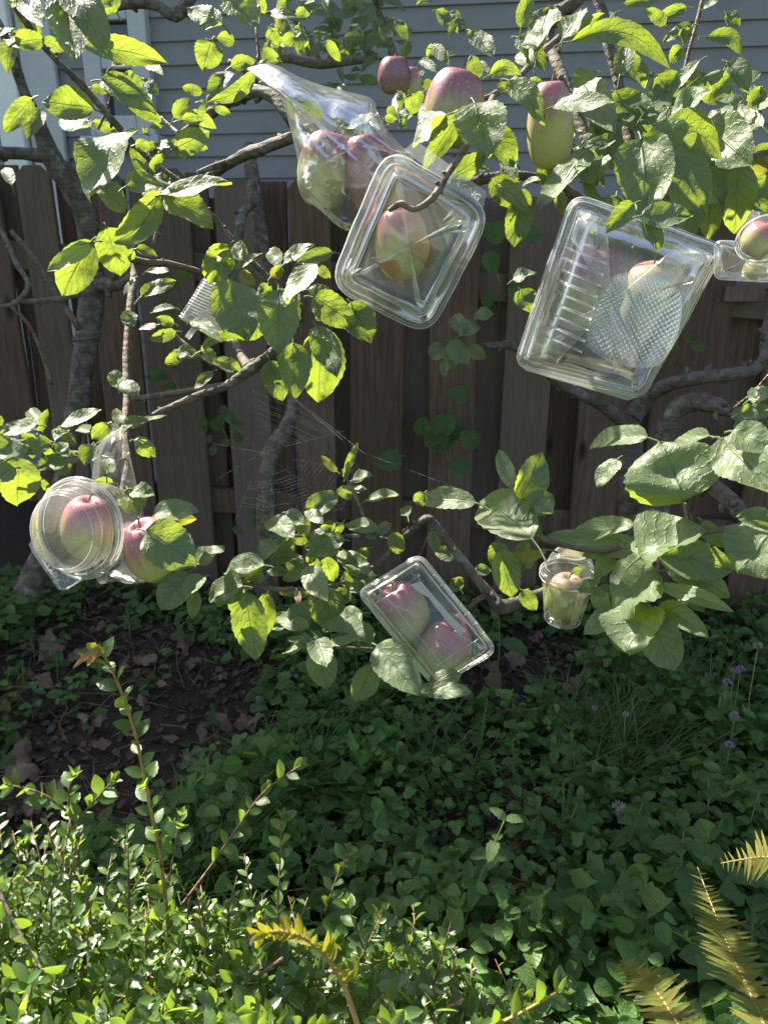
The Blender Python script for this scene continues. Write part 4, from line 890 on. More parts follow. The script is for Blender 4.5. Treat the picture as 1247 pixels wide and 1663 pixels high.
def cup():
    cx, cy, d = 919, 962, 1.0; c = P(cx, cy, d); s = d / F
    o = empty('clear_cup', c, 'clear ribbed drinking cup with a domed lid hanging under the front branch, apple inside', 'plastic cup')
    ax = (ZA + XA * .05 + (CAM - c).normalized() * .12).normalized(); x = ax.cross(YA).normalized(); y = ax.cross(x)
    def lathe(prof, n=60, rib=0.0, cap=True):
        return shell([[c + ax * (z * s) + (x * math.cos(2 * math.pi * k / n) + y * math.sin(2 * math.pi * k / n)) * (r * s * (1 + rib * (1 if k % 4 < 2 else -1))) for k in range(n)] for r, z in prof], cap)
    V, Fc = lathe([(43, 30), (41, 20), (38, 2), (34, -22), (31, -44), (28, -52), (24, -52), (22, -47), (8, -46)], 60, .012); mk('cup_body', V, Fc, M['clear'], o)
    V, Fc = lathe([(46, 30), (47, 36), (44, 40), (40, 41), (38, 48), (33, 62), (28, 71), (23, 74), (20, 71), (8, 70)]); mk('lid', V, Fc, M['clear'], o)
    def ring(r, z, t): return tube([c + ax * (z * s) + (x * math.cos(a) + y * math.sin(a)) * r * s for a in np.linspace(0, 2 * math.pi, 49)], [t * .62] * 49, 5, cap=False)
    rims(o, [ring(46, 30, .0012), ring(46, 38, .0009), ring(29, -51, .0010), ring(24, 74, .0009), ring(38.5, 47, .0006)])
    q = P(923, 1000, d); V, Fc = box(q, (1, 0, .25), YA, ZA, 6 * s, .0006, 20 * s); mk('paper_tag', V, Fc, M['thin_white'], o, smooth=False)
cup()

def side_tub():
    cx, cy, d = 1236, 388, 1.1; fr = frame(cx + 6, cy, d, 25, 30, 25); c, Mx, s = fr; s *= .84
    o = empty('clear_tub', c, 'round clear tub holding the pale pink apple at the end of the fence', 'plastic container')
    def lathe(prof, n=56): return shell([[c + Mx @ Vector((r * s * math.cos(2 * math.pi * k / n), r * s * math.sin(2 * math.pi * k / n), z)) for k in range(n)] for r, z in prof], True)
    V, Fc = lathe([(54, 0), (52, .004), (48, .005), (46, .012), (44, .024), (36, .034), (20, .038)]); mk('lid', V, Fc, M['clear'], o)
    V, Fc = lathe([(54, -.002), (49, -.004), (46, -.03), (40, -.05), (28, -.052)]); mk('base', V, Fc, M['clear'], o)
    def ring(r, z, t): return tube([c + Mx @ Vector((r * s * math.cos(a), r * s * math.sin(a), z)) for a in np.linspace(0, 2 * math.pi, 49)], [t * .62] * 49, 5, cap=False)
    rims(o, [ring(54, 0, .0015), ring(50, .005, .0009), ring(46, .012, .0009), ring(48, -.005, .0009)])
    cx, cy, d = 1200, 425, 1.22; fr = frame(cx, cy, d)
    o = empty('clear_box', P(cx, cy, d), 'small crumpled clear box hanging above the dark gap in the fence', 'plastic container')
    cor = opx(cx, cy, [(1158, 392), (1255, 398), (1252, 456), (1166, 452)])
    V, Fc = stack(fr, cor, [(0, 0, 0), (4, .004, .001), (8, .022, .0015), (14, .030, 0)], 12, ribs=.2); mk('lid', V, Fc, M['clear'], o)
    V, Fc = stack(fr, cor, [(0, -.002, 0), (5, -.006, .001), (8, -.045, .0015), (14, -.05, 0)], 12, ribs=.2); mk('base', V, Fc, M['clear'], o)
    V, Fc = piped(fr, cor, 12, 0, 0, .0012); mk('rim', V, Fc, M['rim'], o)
side_tub()

def ribbed_box():
    cx, cy, d = 335, 502, 1.3; fr = frame(cx, cy, d); s = fr[2]
    o = empty('clear_box', P(cx, cy, d), 'small ribbed clear box slanting behind the dark leaf cluster at the left tree', 'plastic container')
    cor = opx(cx, cy, [(334, 452), (400, 478), (370, 556), (290, 516)])
    V, Fc = stack(fr, cor, [(0, 0, 0), (2, .006, .0), (5, .020, .0008), (9, .024, 0)], 6, ribs=.6); mk('lid', V, Fc, M['clear'], o)
    V, Fc = stack(fr, cor, [(0, -.001, 0), (3, -.03, .0008), (8, -.034, 0)], 6, ribs=.6); mk('base', V, Fc, M['clear'], o)
    rb = []
    for t in np.linspace(.04, .96, 15):
        A = Vector((334, 452)).lerp(Vector((290, 516)), t); B = Vector((400, 478)).lerp(Vector((370, 556)), t)
        rb.append(tube([P(*A, d - .02), P(*A.lerp(B, .5), d - .027), P(*B, d - .02)], [.0016] * 3, 5))
    rims(o, rb, 'rib')
    V, Fc = join([tube([P(320, 528, d - .03), P(304, 549, d - .03)], [.005, .005], 6), tube([P(322, 530, d - .025), P(345, 546, d - .025)], [.004, .004], 6)]); mk('clip', V, Fc, M['rim'], o)
ribbed_box()

def bag(outline, cen, d, label, seed, bulge, name='plastic_bag', folds=()):
    o = empty(name, P(*cen, d), label, 'plastic bag')
    pts = crom([(*q,) for q in outline + [outline[0]]], 4)[:-1]; n = len(pts); RINGS = 16
    for sgn, nm in ((-1, 'front_sheet'), (1, 'back_sheet')):
        V, Fc = [], []
        for i in range(RINGS + 1):
            q = 1 - i / RINGS
            for (x, y) in pts:
                X_, Y_ = cen[0] + (x - cen[0]) * q, cen[1] + (y - cen[1]) * q
                an = math.atan2(Y_ - outline[0][1] + 30, X_ - outline[0][0] + 30); ds = math.hypot(X_ - outline[0][0], Y_ - outline[0][1])
                w = 1.3 * (1 - 2 * abs(noise.noise((an * 7 + seed, ds * .006, sgn * 2.0)))) + .5 * noise.noise((an * 18, ds * .012, seed)) + .4 * (1 - abs(noise.noise((X_ * .03, Y_ * .03, seed + 77)))) if True else noise.noise((X_ * .022, Y_ * .022, seed + sgn)) * .9 + (1 - abs(noise.noise((X_ * .035 + 3, Y_ * .018, seed * 2 + sgn)))) * .5 + .3 * noise.noise((X_ * .09, Y_ * .05, seed + 9))
                dz = sgn * (bulge * (1 - q * q) ** .6 + .010 * w * min(1, (1 - q) * 4 + .15)) + .010 * noise.noise((X_ * .02, Y_ * .02, seed + 40)) * q
                V.append(P(X_, Y_, d + dz))
        for i in range(RINGS):
            for k in range(n): Fc.append((i * n + k, i * n + (k + 1) % n, (i + 1) * n + (k + 1) % n, (i + 1) * n + k))
        mk(nm, V, Fc, M['film'], o)
    if folds:
        fp = []
        for fl in folds:
            w = crom([(*P(x, y, d - bulge - .004 + .006 * abs(k - len(fl) / 2)),) for k, (x, y) in enumerate(fl)], 5)
            # a fold is a thin doubled lip of film
            up_ = (CAM - P(*cen, d)).normalized(); V = []; Fc = []
            for k, q in enumerate(w):
                q = Vector(q); t = Vector(w[min(len(w) - 1, k + 1)]) - Vector(w[max(0, k - 1)]); sd = t.cross(up_).normalized() * .0022 * math.sin(math.pi * (k + .5) / len(w))
                V += [q - sd, q + up_ * .0015, q + sd]
            for k in range(len(w) - 1): Fc += [(3 * k, 3 * k + 1, 3 * k + 4, 3 * k + 3), (3 * k + 1, 3 * k + 2, 3 * k + 5, 3 * k + 4)]
            fp.append((V, Fc))
        rims(o, fp, 'fold', 'film')
    return o
b1 = bag([(400, 112), (425, 104), (450, 106), (480, 122), (515, 136), (560, 148), (604, 160), (612, 180), (630, 212), (655, 240), (672, 252), (660, 280), (640, 305), (610, 340), (575, 374), (550, 368), (520, 342), (495, 322), (483, 298), (484, 265), (478, 235), (468, 195), (458, 160), (452, 140), (428, 120)], (560, 235), 1.03,
    'crumpled clear produce bag tied over two apples above the square tub', 3.0, .042,
    folds=[[(490, 290), (530, 262), (580, 235)], [(578, 232), (610, 240), (660, 252)], [(470, 135), (480, 200), (492, 250)], [(604, 165), (600, 200), (575, 232)]])
hol = []
for (x, y) in ((542, 266), (532, 296), (545, 310), (500, 300)):
    hol.append(tube([P(x + 5 * math.cos(t), y + 6 * math.sin(t), 1.03 - .052) for t in np.linspace(0, 6.283, 13)], [.0003] * 13, 4, cap=False))
rims(b1, hol, 'vent_hole')
bag([(198, 694), (176, 706), (156, 730), (150, 770), (146, 830), (150, 900), (160, 946), (185, 944), (215, 948), (250, 942), (262, 932), (250, 890), (238, 850), (226, 800), (214, 750), (206, 706)], (195, 840), 1.09,
    'tall clear plastic bag hanging behind the round tub at the left', 11.0, .03, folds=[[(165, 740), (190, 745), (212, 735)], [(155, 780), (185, 790), (215, 780)], [(165, 930), (210, 935), (255, 930)]])

# dry leaves caught in the square tub, and the dried red leaf on the upper right twig
def loose_leaf(bx, by, tx, ty, w, d, k, label, mat):
    o = leaf_px(None, bx, by, tx, ty, w, d, k, mat=M[mat], name='dry_leaf', label=label); o['category'] = 'leaf'; return o
loose_leaf(676, 378, 690, 426, 30, .952, 'd', 'upper golden dry leaf caught inside the square tub beside the apple', 'golden')
loose_leaf(612, 420, 656, 450, 26, .95, 'd', 'lower golden dry leaf curled under the apple in the square tub', 'golden')
loose_leaf(1172, 262, 1186, 238, 14, 1.06, 'g', 'tiny red orange dried leaf on the upper right twig', 'golden')
loose_leaf(482, 958, 486, 982, 12, .99, 'd', 'small dry brown curled leaf hanging under a low twig', 'dead')

# ------------------------------------------------------------------ spider web
def web():
    d = 1.35; o = empty('spider_web', P(440, 760, d), 'fine spider web strung between the low branch and the sprouting twig', 'spider web')
    r4 = random.Random(2); rad, spi = [], []
    hub = (425, 735)
    anc = [(345, 720), (345, 660), (410, 630), (480, 660), (560, 700), (600, 770), (560, 830), (500, 850), (430, 860), (380, 850), (350, 780)]
    for a in anc:
        rad.append(tube([P(*hub, d), P(*a, d + r4.uniform(-.03, .03))], [.00006] * 2, 3, cap=False))
    rad.append(tube([P(470, 640, d - .05), P(590, 735, 1.2), P(740, 792, 1.0)], [.00007] * 3, 3, cap=False))
    rad.append(tube([P(480, 650, d - .05), P(575, 730, 1.15)], [.00008] * 2, 3, cap=False))
    for k in range(17):
        q = .30 + .70 * k / 17
        for i in range(len(anc)):
            a, b = anc[i], anc[(i + 1) % len(anc)]
            if r4.random() < .32 or i in (0, 10, 9, 1): continue
            A = (hub[0] + (a[0] - hub[0]) * q, hub[1] + (a[1] - hub[1]) * q); B = (hub[0] + (b[0] - hub[0]) * q, hub[1] + (b[1] - hub[1]) * q)
            m = ((A[0] + B[0]) / 2 * .985 + hub[0] * .015, (A[1] + B[1]) / 2 * .985 + hub[1] * .015)
            spi.append(tube([P(*A, d), P(*m, d), P(*B, d)], [.00007] * 3, 3, cap=False))
    V, Fc = join(rad); mk('radial_threads', V, Fc, M['silk'], o)
    V, Fc = join(spi); q = mk('spiral_threads', V, Fc, M['silk'], o)
    V, Fc = tube([P(44, 520, 2.3), P(52, 575, 2.32), P(62, 660, 2.35)], [.0005] * 3, 3, cap=False); prop(mk('cobweb_thread', V, Fc, M['silk']), 'single pale cobweb thread down the dark gap between fence boards at the left', 'cobweb')
web()
# ------------------------------------------------------------------ scattered ground plants
def template(rows, cols, prof, fold, curl, lobes=0):
    V, UV, Fc = [], [], []
    for i in range(rows + 1):
        v = i / rows; hw = prof(v)
        for j in range(cols + 1):
            u = 2 * j / cols - 1
            V.append((u * hw, v, fold * abs(u) * hw - curl * v * v)); UV.append((u * .5 + .5, v))
    C = cols + 1
    for i in range(rows):
        for j in range(cols): Fc.append((i * C + j, i * C + j + 1, (i + 1) * C + j + 1, (i + 1) * C + j))
    return np.array(V), np.array(UV), Fc
def heart(v): return .46 * max(0.03, math.sin(math.pi * (v * .93 + .07)) ** .6 * (1.15 - .55 * v)) if v < 1 else .01
def ovate(v): return .32 * max(.03, math.sin(math.pi * (v * .96 + .03)) ** .85) if v < 1 else .01
def lobed(v): return .5 * max(.05, (1 - .45 * v) * (1 - .32 * abs(math.sin(2.4 * math.pi * v)))) if v < 1 else .01
def scatter(name, tmpl, pos, axis, nrm, size, mat, rndv, parent=None, label=None, cat=None, kind='stuff'):
    tv, tuv, tf = tmpl; n = len(pos); k = len(tv)
    ax = axis / np.linalg.norm(axis, axis=1, keepdims=True)
    nr = nrm - ax * np.sum(nrm * ax, 1, keepdims=True); nr /= np.linalg.norm(nr, axis=1, keepdims=True) + 1e-9
    sd = np.cross(ax, nr)
    V = pos[:, None, :] + size[:, None, None] * (tv[None, :, 0, None] * sd[:, None, :] + tv[None, :, 1, None] * ax[:, None, :] + tv[None, :, 2, None] * nr[:, None, :])
    V = V.reshape(-1, 3); f = np.array(tf); Fa = (f[None] + (np.arange(n) * k)[:, None, None]).reshape(-1, 4)
    me = bpy.data.meshes.new(name); base = np.array(origin(parent)) if parent is not None else np.zeros(3)
    loc = V.mean(0); V = V - loc
    me.vertices.add(len(V)); me.vertices.foreach_set('co', V.astype(np.float32).ravel())
    me.loops.add(Fa.size); me.loops.foreach_set('vertex_index', Fa.astype(np.int32).ravel())
    me.polygons.add(len(Fa)); me.polygons.foreach_set('loop_start', (np.arange(len(Fa)) * 4).astype(np.int32)); me.polygons.foreach_set('use_smooth', np.ones(len(Fa), dtype=bool))
    me.update(calc_edges=True)
    ul = me.uv_layers.new(name='UVMap'); ul.data.foreach_set('uv', np.tile(tuv, (n, 1))[Fa.ravel()].astype(np.float32).ravel())
    a = me.attributes.new('rnd', 'FLOAT', 'POINT'); a.data.foreach_set('value', np.repeat(rndv, k).astype(np.float32))
    me.materials.append(mat); me.validate()
    o = bpy.data.objects.new(name, me); COL.objects.link(o); o.location = Vector(loc - base)
    if parent is not None: o.parent = parent
    if kind: o['kind'] = kind
    if label: o['label'] = label
    if cat: o['category'] = cat
    return o
def to_px(p):
    v = Vector(p) - CAM; d = v.dot(FWD); return 623.5 + F * v.dot(RIGHT) / d, 831.5 - F * v.dot(UP) / d, d
def density(x, y):
    px, py, d = to_px((x, y, ground_z(x, y) + .02))
    n = noise.noise((x * 3.1, y * 3.1, 7.7)) * .5 + noise.noise((x * 8, y * 8, 1.7)) * .25
    v = .80 + n * 1.5
    def blob(cx, cy, rx, ry): return max(0, 1 - ((px - cx) / rx) ** 2 - ((py - cy) / ry) ** 2)
    v -= 1.05 * min(1, 1.6 * blob(230, 1150, 260, 190)); v -= .8 * min(1, 1.6 * blob(60, 1260, 150, 100)); v -= 1.0 * min(1, 1.8 * blob(860, 1095, 130, 85)); v -= .6 * blob(190, 1340, 130, 60); v -= .5 * blob(1180, 1600, 120, 120)
    return v
def cover():
    pos, ax, nr, sz, rn, kd = [], [], [], [], [], []
    for _ in range(27000):
        x, y = rng.uniform(-1.9, 2.1), rng.uniform(.75, 2.58)
        dn = density(x, y)
        if rng.random() > dn * .95 + .06: continue
        hmax = .012 + .11 * max(0, min(1.2, dn)) * max(.15, 1 + 1.3 * noise.noise((x * 4, y * 4, 3)))
        z = ground_z(x, y) + .008 + hmax * rng.random() ** .6
        th = rng.uniform(0, 6.283); t = rng.uniform(-.5, .25)
        pos.append((x, y, z)); ax.append((math.cos(th), math.sin(th), t)); nr.append((rng.normal(0, .55), -.25 + rng.normal(0, .55), 1)); sz.append(rng.uniform(.014, .05) * (.75 + .7 * max(0, noise.noise((x * 2.2, y * 2.2, 11)) + .4))); rn.append(rng.random()); kd.append(rng.integers(0, 3))
    pos, ax, nr, sz, rn, kd = map(np.array, (pos, ax, nr, sz, rn, kd))
    for k, (nm, t, lb) in enumerate((('ground_ivy_leaves', template(5, 4, heart, .3, .12), 'heart shaped dark green ground cover leaves below the trees'), ('creeping_leaves', template(4, 4, ovate, .35, .1), 'small oval green ground cover leaves below the trees'), ('lobed_ground_leaves', template(6, 4, lobed, .25, .15), 'lobed dark ivy leaves low on the ground below the trees'))):
        s = kd == k; scatter(nm, t, pos[s], ax[s], nr[s], sz[s], M['ivy'], rn[s], None, lb, 'ground cover')
    # mulch chips and leaf crumbs on the bare soil
    P2 = []; 
    n = 11000; x = rng.uniform(-1.9, 2.0, n); y = rng.uniform(.75, 2.58, n); z = np.array([ground_z(a, b) for a, b in zip(x, y)]) + rng.uniform(.001, .012, n)
    th = rng.uniform(0, 6.283, n); a = np.stack([np.cos(th), np.sin(th), rng.normal(0, .35, n)], 1); nn = np.stack([rng.normal(0, .5, n), rng.normal(0, .5, n), np.ones(n)], 1)
    scatter('leaf_litter', template(2, 2, lambda v: .25 + .15 * math.sin(3 * v), .4, .3), np.stack([x, y, z], 1), a, nn, rng.uniform(.008, .028, n), M['soil_chip'], rng.random(n), None, 'dark brown crumbled leaf litter and bark chips on the soil', 'leaf litter')
    # twiggy straws in the litter
    n = 500; pr = [tube([(a, b, ground_z(a, b) + .01), (a + c, b + e, ground_z(a, b) + .012 + g)], [.0008, .0006], 4) for a, b, c, e, g in zip(rng.uniform(-1.8, 1.9, n), rng.uniform(.8, 2.5, n), rng.normal(0, .05, n), rng.normal(0, .05, n), rng.uniform(0, .012, n))]
    V, Fc = join(pr); prop(mk('dry_straw', V, Fc, M['straw']), 'thin dry straws and stalks strewn over the soil', 'straw', None, 'stuff')
    n = 260; pr = []
    for _ in range(n):
        x, y = rng.uniform(-1.4, 1.8), rng.uniform(.9, 2.4); th = rng.uniform(0, 6.283); q = []
        for k in range(6):
            q.append((x, y, ground_z(x, y) + .012 + rng.uniform(0, .05))); th += rng.normal(0, .5); x += .035 * math.cos(th); y += .035 * math.sin(th)
        pr.append(tube(q, [.0011] * 6, 4))
    V, Fc = join(pr); prop(mk('creeping_runners', V, Fc, M['red_stem']), 'thin reddish creeping stems woven through the ground cover', 'ground cover', None, 'stuff')
    pos, ax, nr, sz, rn = [], [], [], [], []
    for _ in range(3200):
        x, y = rng.uniform(-1.5, 1.9), rng.uniform(.9, 2.5)
        if noise.noise((x * 3, y * 3, 21)) < .02 or rng.random() > density(x, y) + .15: continue
        z = ground_z(x, y) + rng.uniform(.03, .12); a0 = rng.uniform(0, 6.283); l = rng.uniform(.013, .026); r_ = rng.random()
        for k in range(3):
            th = a0 + k * 2.094; pos.append((x, y, z)); ax.append((math.cos(th), math.sin(th), rng.uniform(-.3, .2))); nr.append((rng.normal(0, .2), -.2, 1)); sz.append(l); rn.append(.55 + .45 * r_)
    pos, ax, nr, sz, rn = map(np.array, (pos, ax, nr, sz, rn))
    scatter('clover_leaves', template(4, 4, heart, .3, .1), pos, ax, nr, sz, M['ivy'], rn, None, 'lighter three part clover leaves scattered through the ground cover', 'clover')
    # grass
    pos, ax, nr, sz, rn = [], [], [], [], []
    spots = [(1050, 1190, 90, 260), (1000, 1250, 70, 160), (480, 1290, 60, 150), (330, 1440, 60, 200), (700, 1260, 80, 90), (560, 1180, 50, 120), (1130, 1150, 70, 160), (330, 1390, 50, 100), (930, 1190, 60, 90)]
    for (px, py, r, n) in spots:
        for _ in range(int(n * 1.8)):
            q = GG(px + rng.normal(0, r * .5), py + rng.normal(0, r * .4)); th = rng.uniform(0, 6.283); l = rng.uniform(.08, .24)
            pos.append(tuple(q)); ax.append((.55 * math.cos(th), .55 * math.sin(th), rng.uniform(.3, 1.2))); nr.append((math.cos(th) * -.8, math.sin(th) * -.8, .5)); sz.append(l); rn.append(rng.random())
    pos, ax, nr, sz, rn = map(np.array, (pos, ax, nr, sz, rn))
    scatter('grass', template(5, 2, lambda v: .016 * (1 - v * .9), .3, .35), pos, ax, nr, sz, M['grass'], rn, None, 'thin tufts of dark grass between the ground cover', 'grass')
cover()

# ------------------------------------------------------------------ fallen leaves
def fallen(px, py, size, label, group=None):
    p = GG(px, py, .03); th = random.uniform(0, 6.28); d = Vector((math.cos(th), math.sin(th), random.uniform(-.1, .3))).normalized(); n = Vector((random.gauss(0, .35), random.gauss(-.3, .35), 1)); n = (n - d * n.dot(d)).normalized()
    s = n.cross(d); L = size * p.length * 0 + size * (p - CAM).dot(FWD) / F
    V, Fc, UV = blade(p - d * L / 2, d, s, n, L, L * random.uniform(.5, .8), 12, 6, fold=random.uniform(-.9, 1.3), curl=random.uniform(-.5, .7), wave=.20, seed=int(px * 13 + py), prof=lambda v: (.62 + .38 * abs(math.sin(2.6 * math.pi * v + .4))) * math.sin(math.pi * v) ** .6 if 0 < v < 1 else 0.0, serr=.06, petiole=p - d * L * .75)
    o = mk('fallen_leaf', V, Fc, M['dead'], uvs=UV); prop(o, label, 'leaf', group)
named = [(88, 1062, 62, 'large pale brown fallen leaf left of the orange wilted shoot tip'), (112, 1068, 46, 'pale brown fallen leaf overlapping the large one beside the orange wilted shoot tip'), (935, 1482, 78, 'large tan fallen leaf draped over the green ivy in the right foreground'), (965, 1512, 60, 'narrow tan fallen leaf hanging below the large tan one in the right foreground'), (918, 1545, 48, 'small curled tan fallen leaf by the fern'), (366, 1338, 44, 'round grey brown fallen leaf behind the red shoot tip'), (200, 1345, 62, 'big folded brown fallen leaf behind the shrub shoots'), (36, 1222, 62, 'dark reddish fallen leaf at the far left edge of the bed'), (32, 1252, 50, 'dark brown fallen leaf below the reddish one at the left edge'), (700, 1180, 50, 'grey curled fallen leaf under the slanting clear box'), (830, 1160, 44, 'brown fallen leaf on bare soil right of the slanting clear box'), (1076, 1484, 36, 'oval orange brown fallen leaf by the green fern side')]
for a in named: fallen(*a)
G1 = 'dead leaves strewn on the bare soil at the left'; G2 = 'dead leaves strewn on the bare soil under the cup'; G3 = 'dead leaves around the fern'
for k in range(34):
    x, y, z = random.uniform(20, 430), random.uniform(1020, 1360), random.uniform(24, 50)
    fallen(x, y, z, ('small ' if z < 33 else 'broad ' if z > 42 else 'middling ') + 'dead leaf on bare soil, ' + ('left' if x < 185 else 'right' if x > 275 else 'behind the top') + ' of the golden shoot, ' + ('near the fence' if y < 1130 else 'by the shrub' if y > 1250 else 'midway'), G1)
for k in range(16):
    x, y, z = random.uniform(770, 980), random.uniform(1040, 1170), random.uniform(28, 52)
    fallen(x, y, z, ('smaller' if z < 35 else 'larger') + ' dead leaf on shaded soil ' + ('right below the slanting box' if x < 840 else 'under the clear cup' if x < 910 else 'under the hanging pale leaves') + (', nearer the fence' if y < 1105 else ', nearer the grass'), G2)
for k in range(12):
    x, y, z = random.uniform(1000, 1240), random.uniform(1470, 1660), random.uniform(34, 60)
    fallen(x, y, z, ('smaller' if z < 46 else 'larger') + ' dry dead leaf ' + ('between the two lower fern fronds' if x > 1110 else 'left of the lowest fern frond') + (', by its root' if y > 1570 else ', beyond its tip'), G3)
for (a, b, c, e, lb) in ((240, 1090, 145, 1165, 'thin bent grey fallen twig across the bare soil'), (500, 1060, 620, 1110, 'slim straight fallen twig under the pale low leaves'), (60, 1125, 300, 1155, 'long pale fallen stalk lying on the left bare soil')):
    p0, p1 = GG(a, b, .025), GG(c, e, .02); m = (p0 + p1) / 2 + Vector((0, .02, .015))
    V, Fc = tube([p0, m, p1], [.0016, .0022, .0012], 5); prop(mk('fallen_twig', V, Fc, M['twig']), lb, 'twig')

# ------------------------------------------------------------------ weeds
MINTM = []
for k in range(4):
    B = Vector((0, 0, 0)); V, Fc, UV = blade(B, Vector((0, 1, 0)), Vector((-1, 0, 0)), Vector((0, 0, 1)), 1.0, .62, 8, 4, fold=.3, curl=.18 + .08 * k, wave=.05, seed=k + 50, petiole=Vector((0, -.15, -.02)), pr=.02, serr=.09)
    me = bpy.data.meshes.new('leaf'); me.from_pydata([tuple(v) for v in V], [], Fc); me.polygons.foreach_set('use_smooth', [True] * len(Fc))
    ul = me.uv_layers.new(name='UVMap'); li = [l.vertex_index for l in me.loops]; ul.data.foreach_set('uv', np.array(UV, dtype=np.float32)[li].ravel()); me.materials.append(M['mint']); MINTM.append(me)
def put_leaf(parent, pos, ax, n, size, me=None, wide=1.0, name='leaf', mat=None):
    ax = ax.normalized(); n = (n - ax * n.dot(ax)).normalized(); s = ax.cross(n)
    o = bpy.data.objects.new(name, me or random.choice(MINTM)); COL.objects.link(o)
    Mx = Matrix((s * size * wide, ax * size, n * size)).transposed().to_4x4()
    o.parent = parent; o.matrix_basis = Matrix.Translation(Vector(pos) - origin(parent)) @ Mx
    return o
def weed(px, py, h, size, pairs, label, group=None, lean=(0, 0), name='leafy_weed'):
    t = GG(px, py, h); b = Vector((t.x - lean[0], t.y - lean[1], ground_z(t.x, t.y) - .01))
    o = empty(name, b, label, 'plant', group)
    mid = (b + t) / 2 + Vector((random.uniform(-.02, .02), random.uniform(-.02, .02), 0))
    path = [Vector(q) for q in crom([tuple(b), tuple(mid), tuple(t)], 5)]
    V, Fc = tube(path, [.0024 - .0012 * i / len(path) for i in range(len(path))], 5); mk('stem', V, Fc, M['stem_green'], o)
    a0 = random.uniform(0, 6.28)
    for k in range(pairs):
        f = .25 + .75 * (k + 1) / pairs; p = path[min(len(path) - 1, int(f * (len(path) - 1)))]
        for sd in (0, math.pi):
            a = a0 + k * 1.57 + sd + random.uniform(-.3, .3); sz = size * (1.05 - .55 * max(0, f - .5) * 2 * .8) * random.uniform(.8, 1.15)
            put_leaf(o, p, Vector((math.cos(a), math.sin(a), random.uniform(-.35, .35) + (.6 if k == pairs - 1 else 0))), Vector((random.gauss(0, .2), -.2, 1)), sz)
    return o
weed(1110, 1345, .26, .075, 4, 'tall weed with the largest broad toothed leaves, right foreground beside the fern'); weed(1045, 1300, .20, .055, 4, 'broad leaved weed left of the largest toothed one')
weed(868, 1300, .17, .042, 5, 'mint like plant with a bright yellow green tip amid the dark ivy'); weed(890, 1440, .20, .05, 5, 'bushy mint like plant just above the large tan fallen leaf'); weed(1150, 1260, .2, .05, 4, 'leafy weed under the purple flowers at the right')
weed(820, 1330, .36, .055, 5, 'tall lanky stem weed leaning up toward the slanting clear box', lean=(.08, -.03))
weed(80, 1030, .16, .05, 4, 'grey green weed at the foot of the left apple trunk'); weed(350, 1310, .10, .075, 2, 'broad pale leaved seedling behind the shrub shoots'); weed(345, 1150, .09, .03, 4, 'small bright seedling beside the bare soil patch')
weed(808, 985, .30, .10, 2, 'upright dock weed with long leaves at the fence base, right of the slanting box'); weed(420, 1110, .07, .034, 3, 'low yellow green seedling under the pale low leaves'); weed(480, 1125, .07, .034, 3, 'low seedling just right of the yellow green one')
for k in range(24):
    x, y = random.uniform(820, 1250), random.uniform(1080, 1560)
    h, z = random.uniform(.08, .2), random.uniform(.03, .05)
    weed(x, y, h, z, random.randint(3, 5), ('tall' if h > .14 else 'low') + (' broad' if z > .04 else ' small') + ' leaved weed ' + ('below the purple flowers' if x > 1120 else 'under the hanging pale leaves' if x > 970 else 'right of the lanky stem') + (', close to the fern' if y > 1400 else ', in the dark grass' if y < 1220 else ', amid the ivy'), 'green weeds on the right')
for k in range(14):
    x, y = random.uniform(420, 820), random.uniform(1120, 1480)
    z = random.uniform(.028, .042)
    weed(x, y, random.uniform(.06, .13), z, random.randint(3, 4), ('larger' if z > .035 else 'smaller') + ' low weed ' + ('right under the slanting box' if x > 680 else 'below the yellow hanging leaf' if x > 550 else 'beside the slanting red shoot') + (', close to the shrub' if y > 1360 else ', toward the fence' if y < 1240 else ', in the middle of the ivy'), 'low weeds in the middle')
for k in range(9):
    x, y = random.uniform(-10, 240), random.uniform(960, 1080)
    z = random.uniform(.03, .045)
    weed(x, y, random.uniform(.05, .14), z, 3, ('bigger' if z > .038 else 'smaller') + ' weed at the fence foot ' + ('left of the apple trunk' if x < 50 else 'under the round tub' if x < 140 else 'under the bare pink apple') + (', nearest the boards' if y < 1010 else ', out on the soil'), 'weeds along the left fence foot')
# weeds climbing on the fence
def fence_weed(px, py, y, n, size, label, name='climbing_weed'):
    c = Y(px, py, y); o = empty(name, Vector((c.x, c.y, c.z - .12)), label, 'plant'); V, Fc = tube([c + Vector((.03, .02, -size * 2.6)), c + Vector((.02, -.02, -size)), c], [.002, .002, .0012], 5); mk('stem', V, Fc, M['stem_green'], o)
    for _ in range(n):
        p = c + Vector((random.gauss(0, size * 1.2), random.uniform(-.06, 0), random.gauss(0, size * 1.1))); a = random.uniform(0, 6.28)
        put_leaf(o, p, Vector((math.cos(a), -.4, math.sin(a) - .3)), Vector((random.gauss(0, .25), -1, .5)), size * random.uniform(.8, 1.3), wide=1.35)
fence_weed(715, 700, 2.5, 12, .07, 'dark leafy weed climbing the fence behind the slanting twig'); fence_weed(280, 610, 2.45, 12, .035, 'small dark clump of round leaves on the fence behind the left tree'); fence_weed(355, 682, 2.45, 11, .035, 'second dark leaf clump just above the spider web')
fence_weed(800, 420, 2.5, 9, .06, 'dim leafy weed on the fence right of the square tub'); fence_weed(440, 850, 2.4, 14, .035, 'dim seedling leaves behind the spider web'); fence_weed(290, 490, 2.3, 12, .042, 'dull green leaf clump behind the small ribbed box')
fence_weed(1090, 545, 2.4, 7, .035, 'few dim leaves right of the large clamshell')
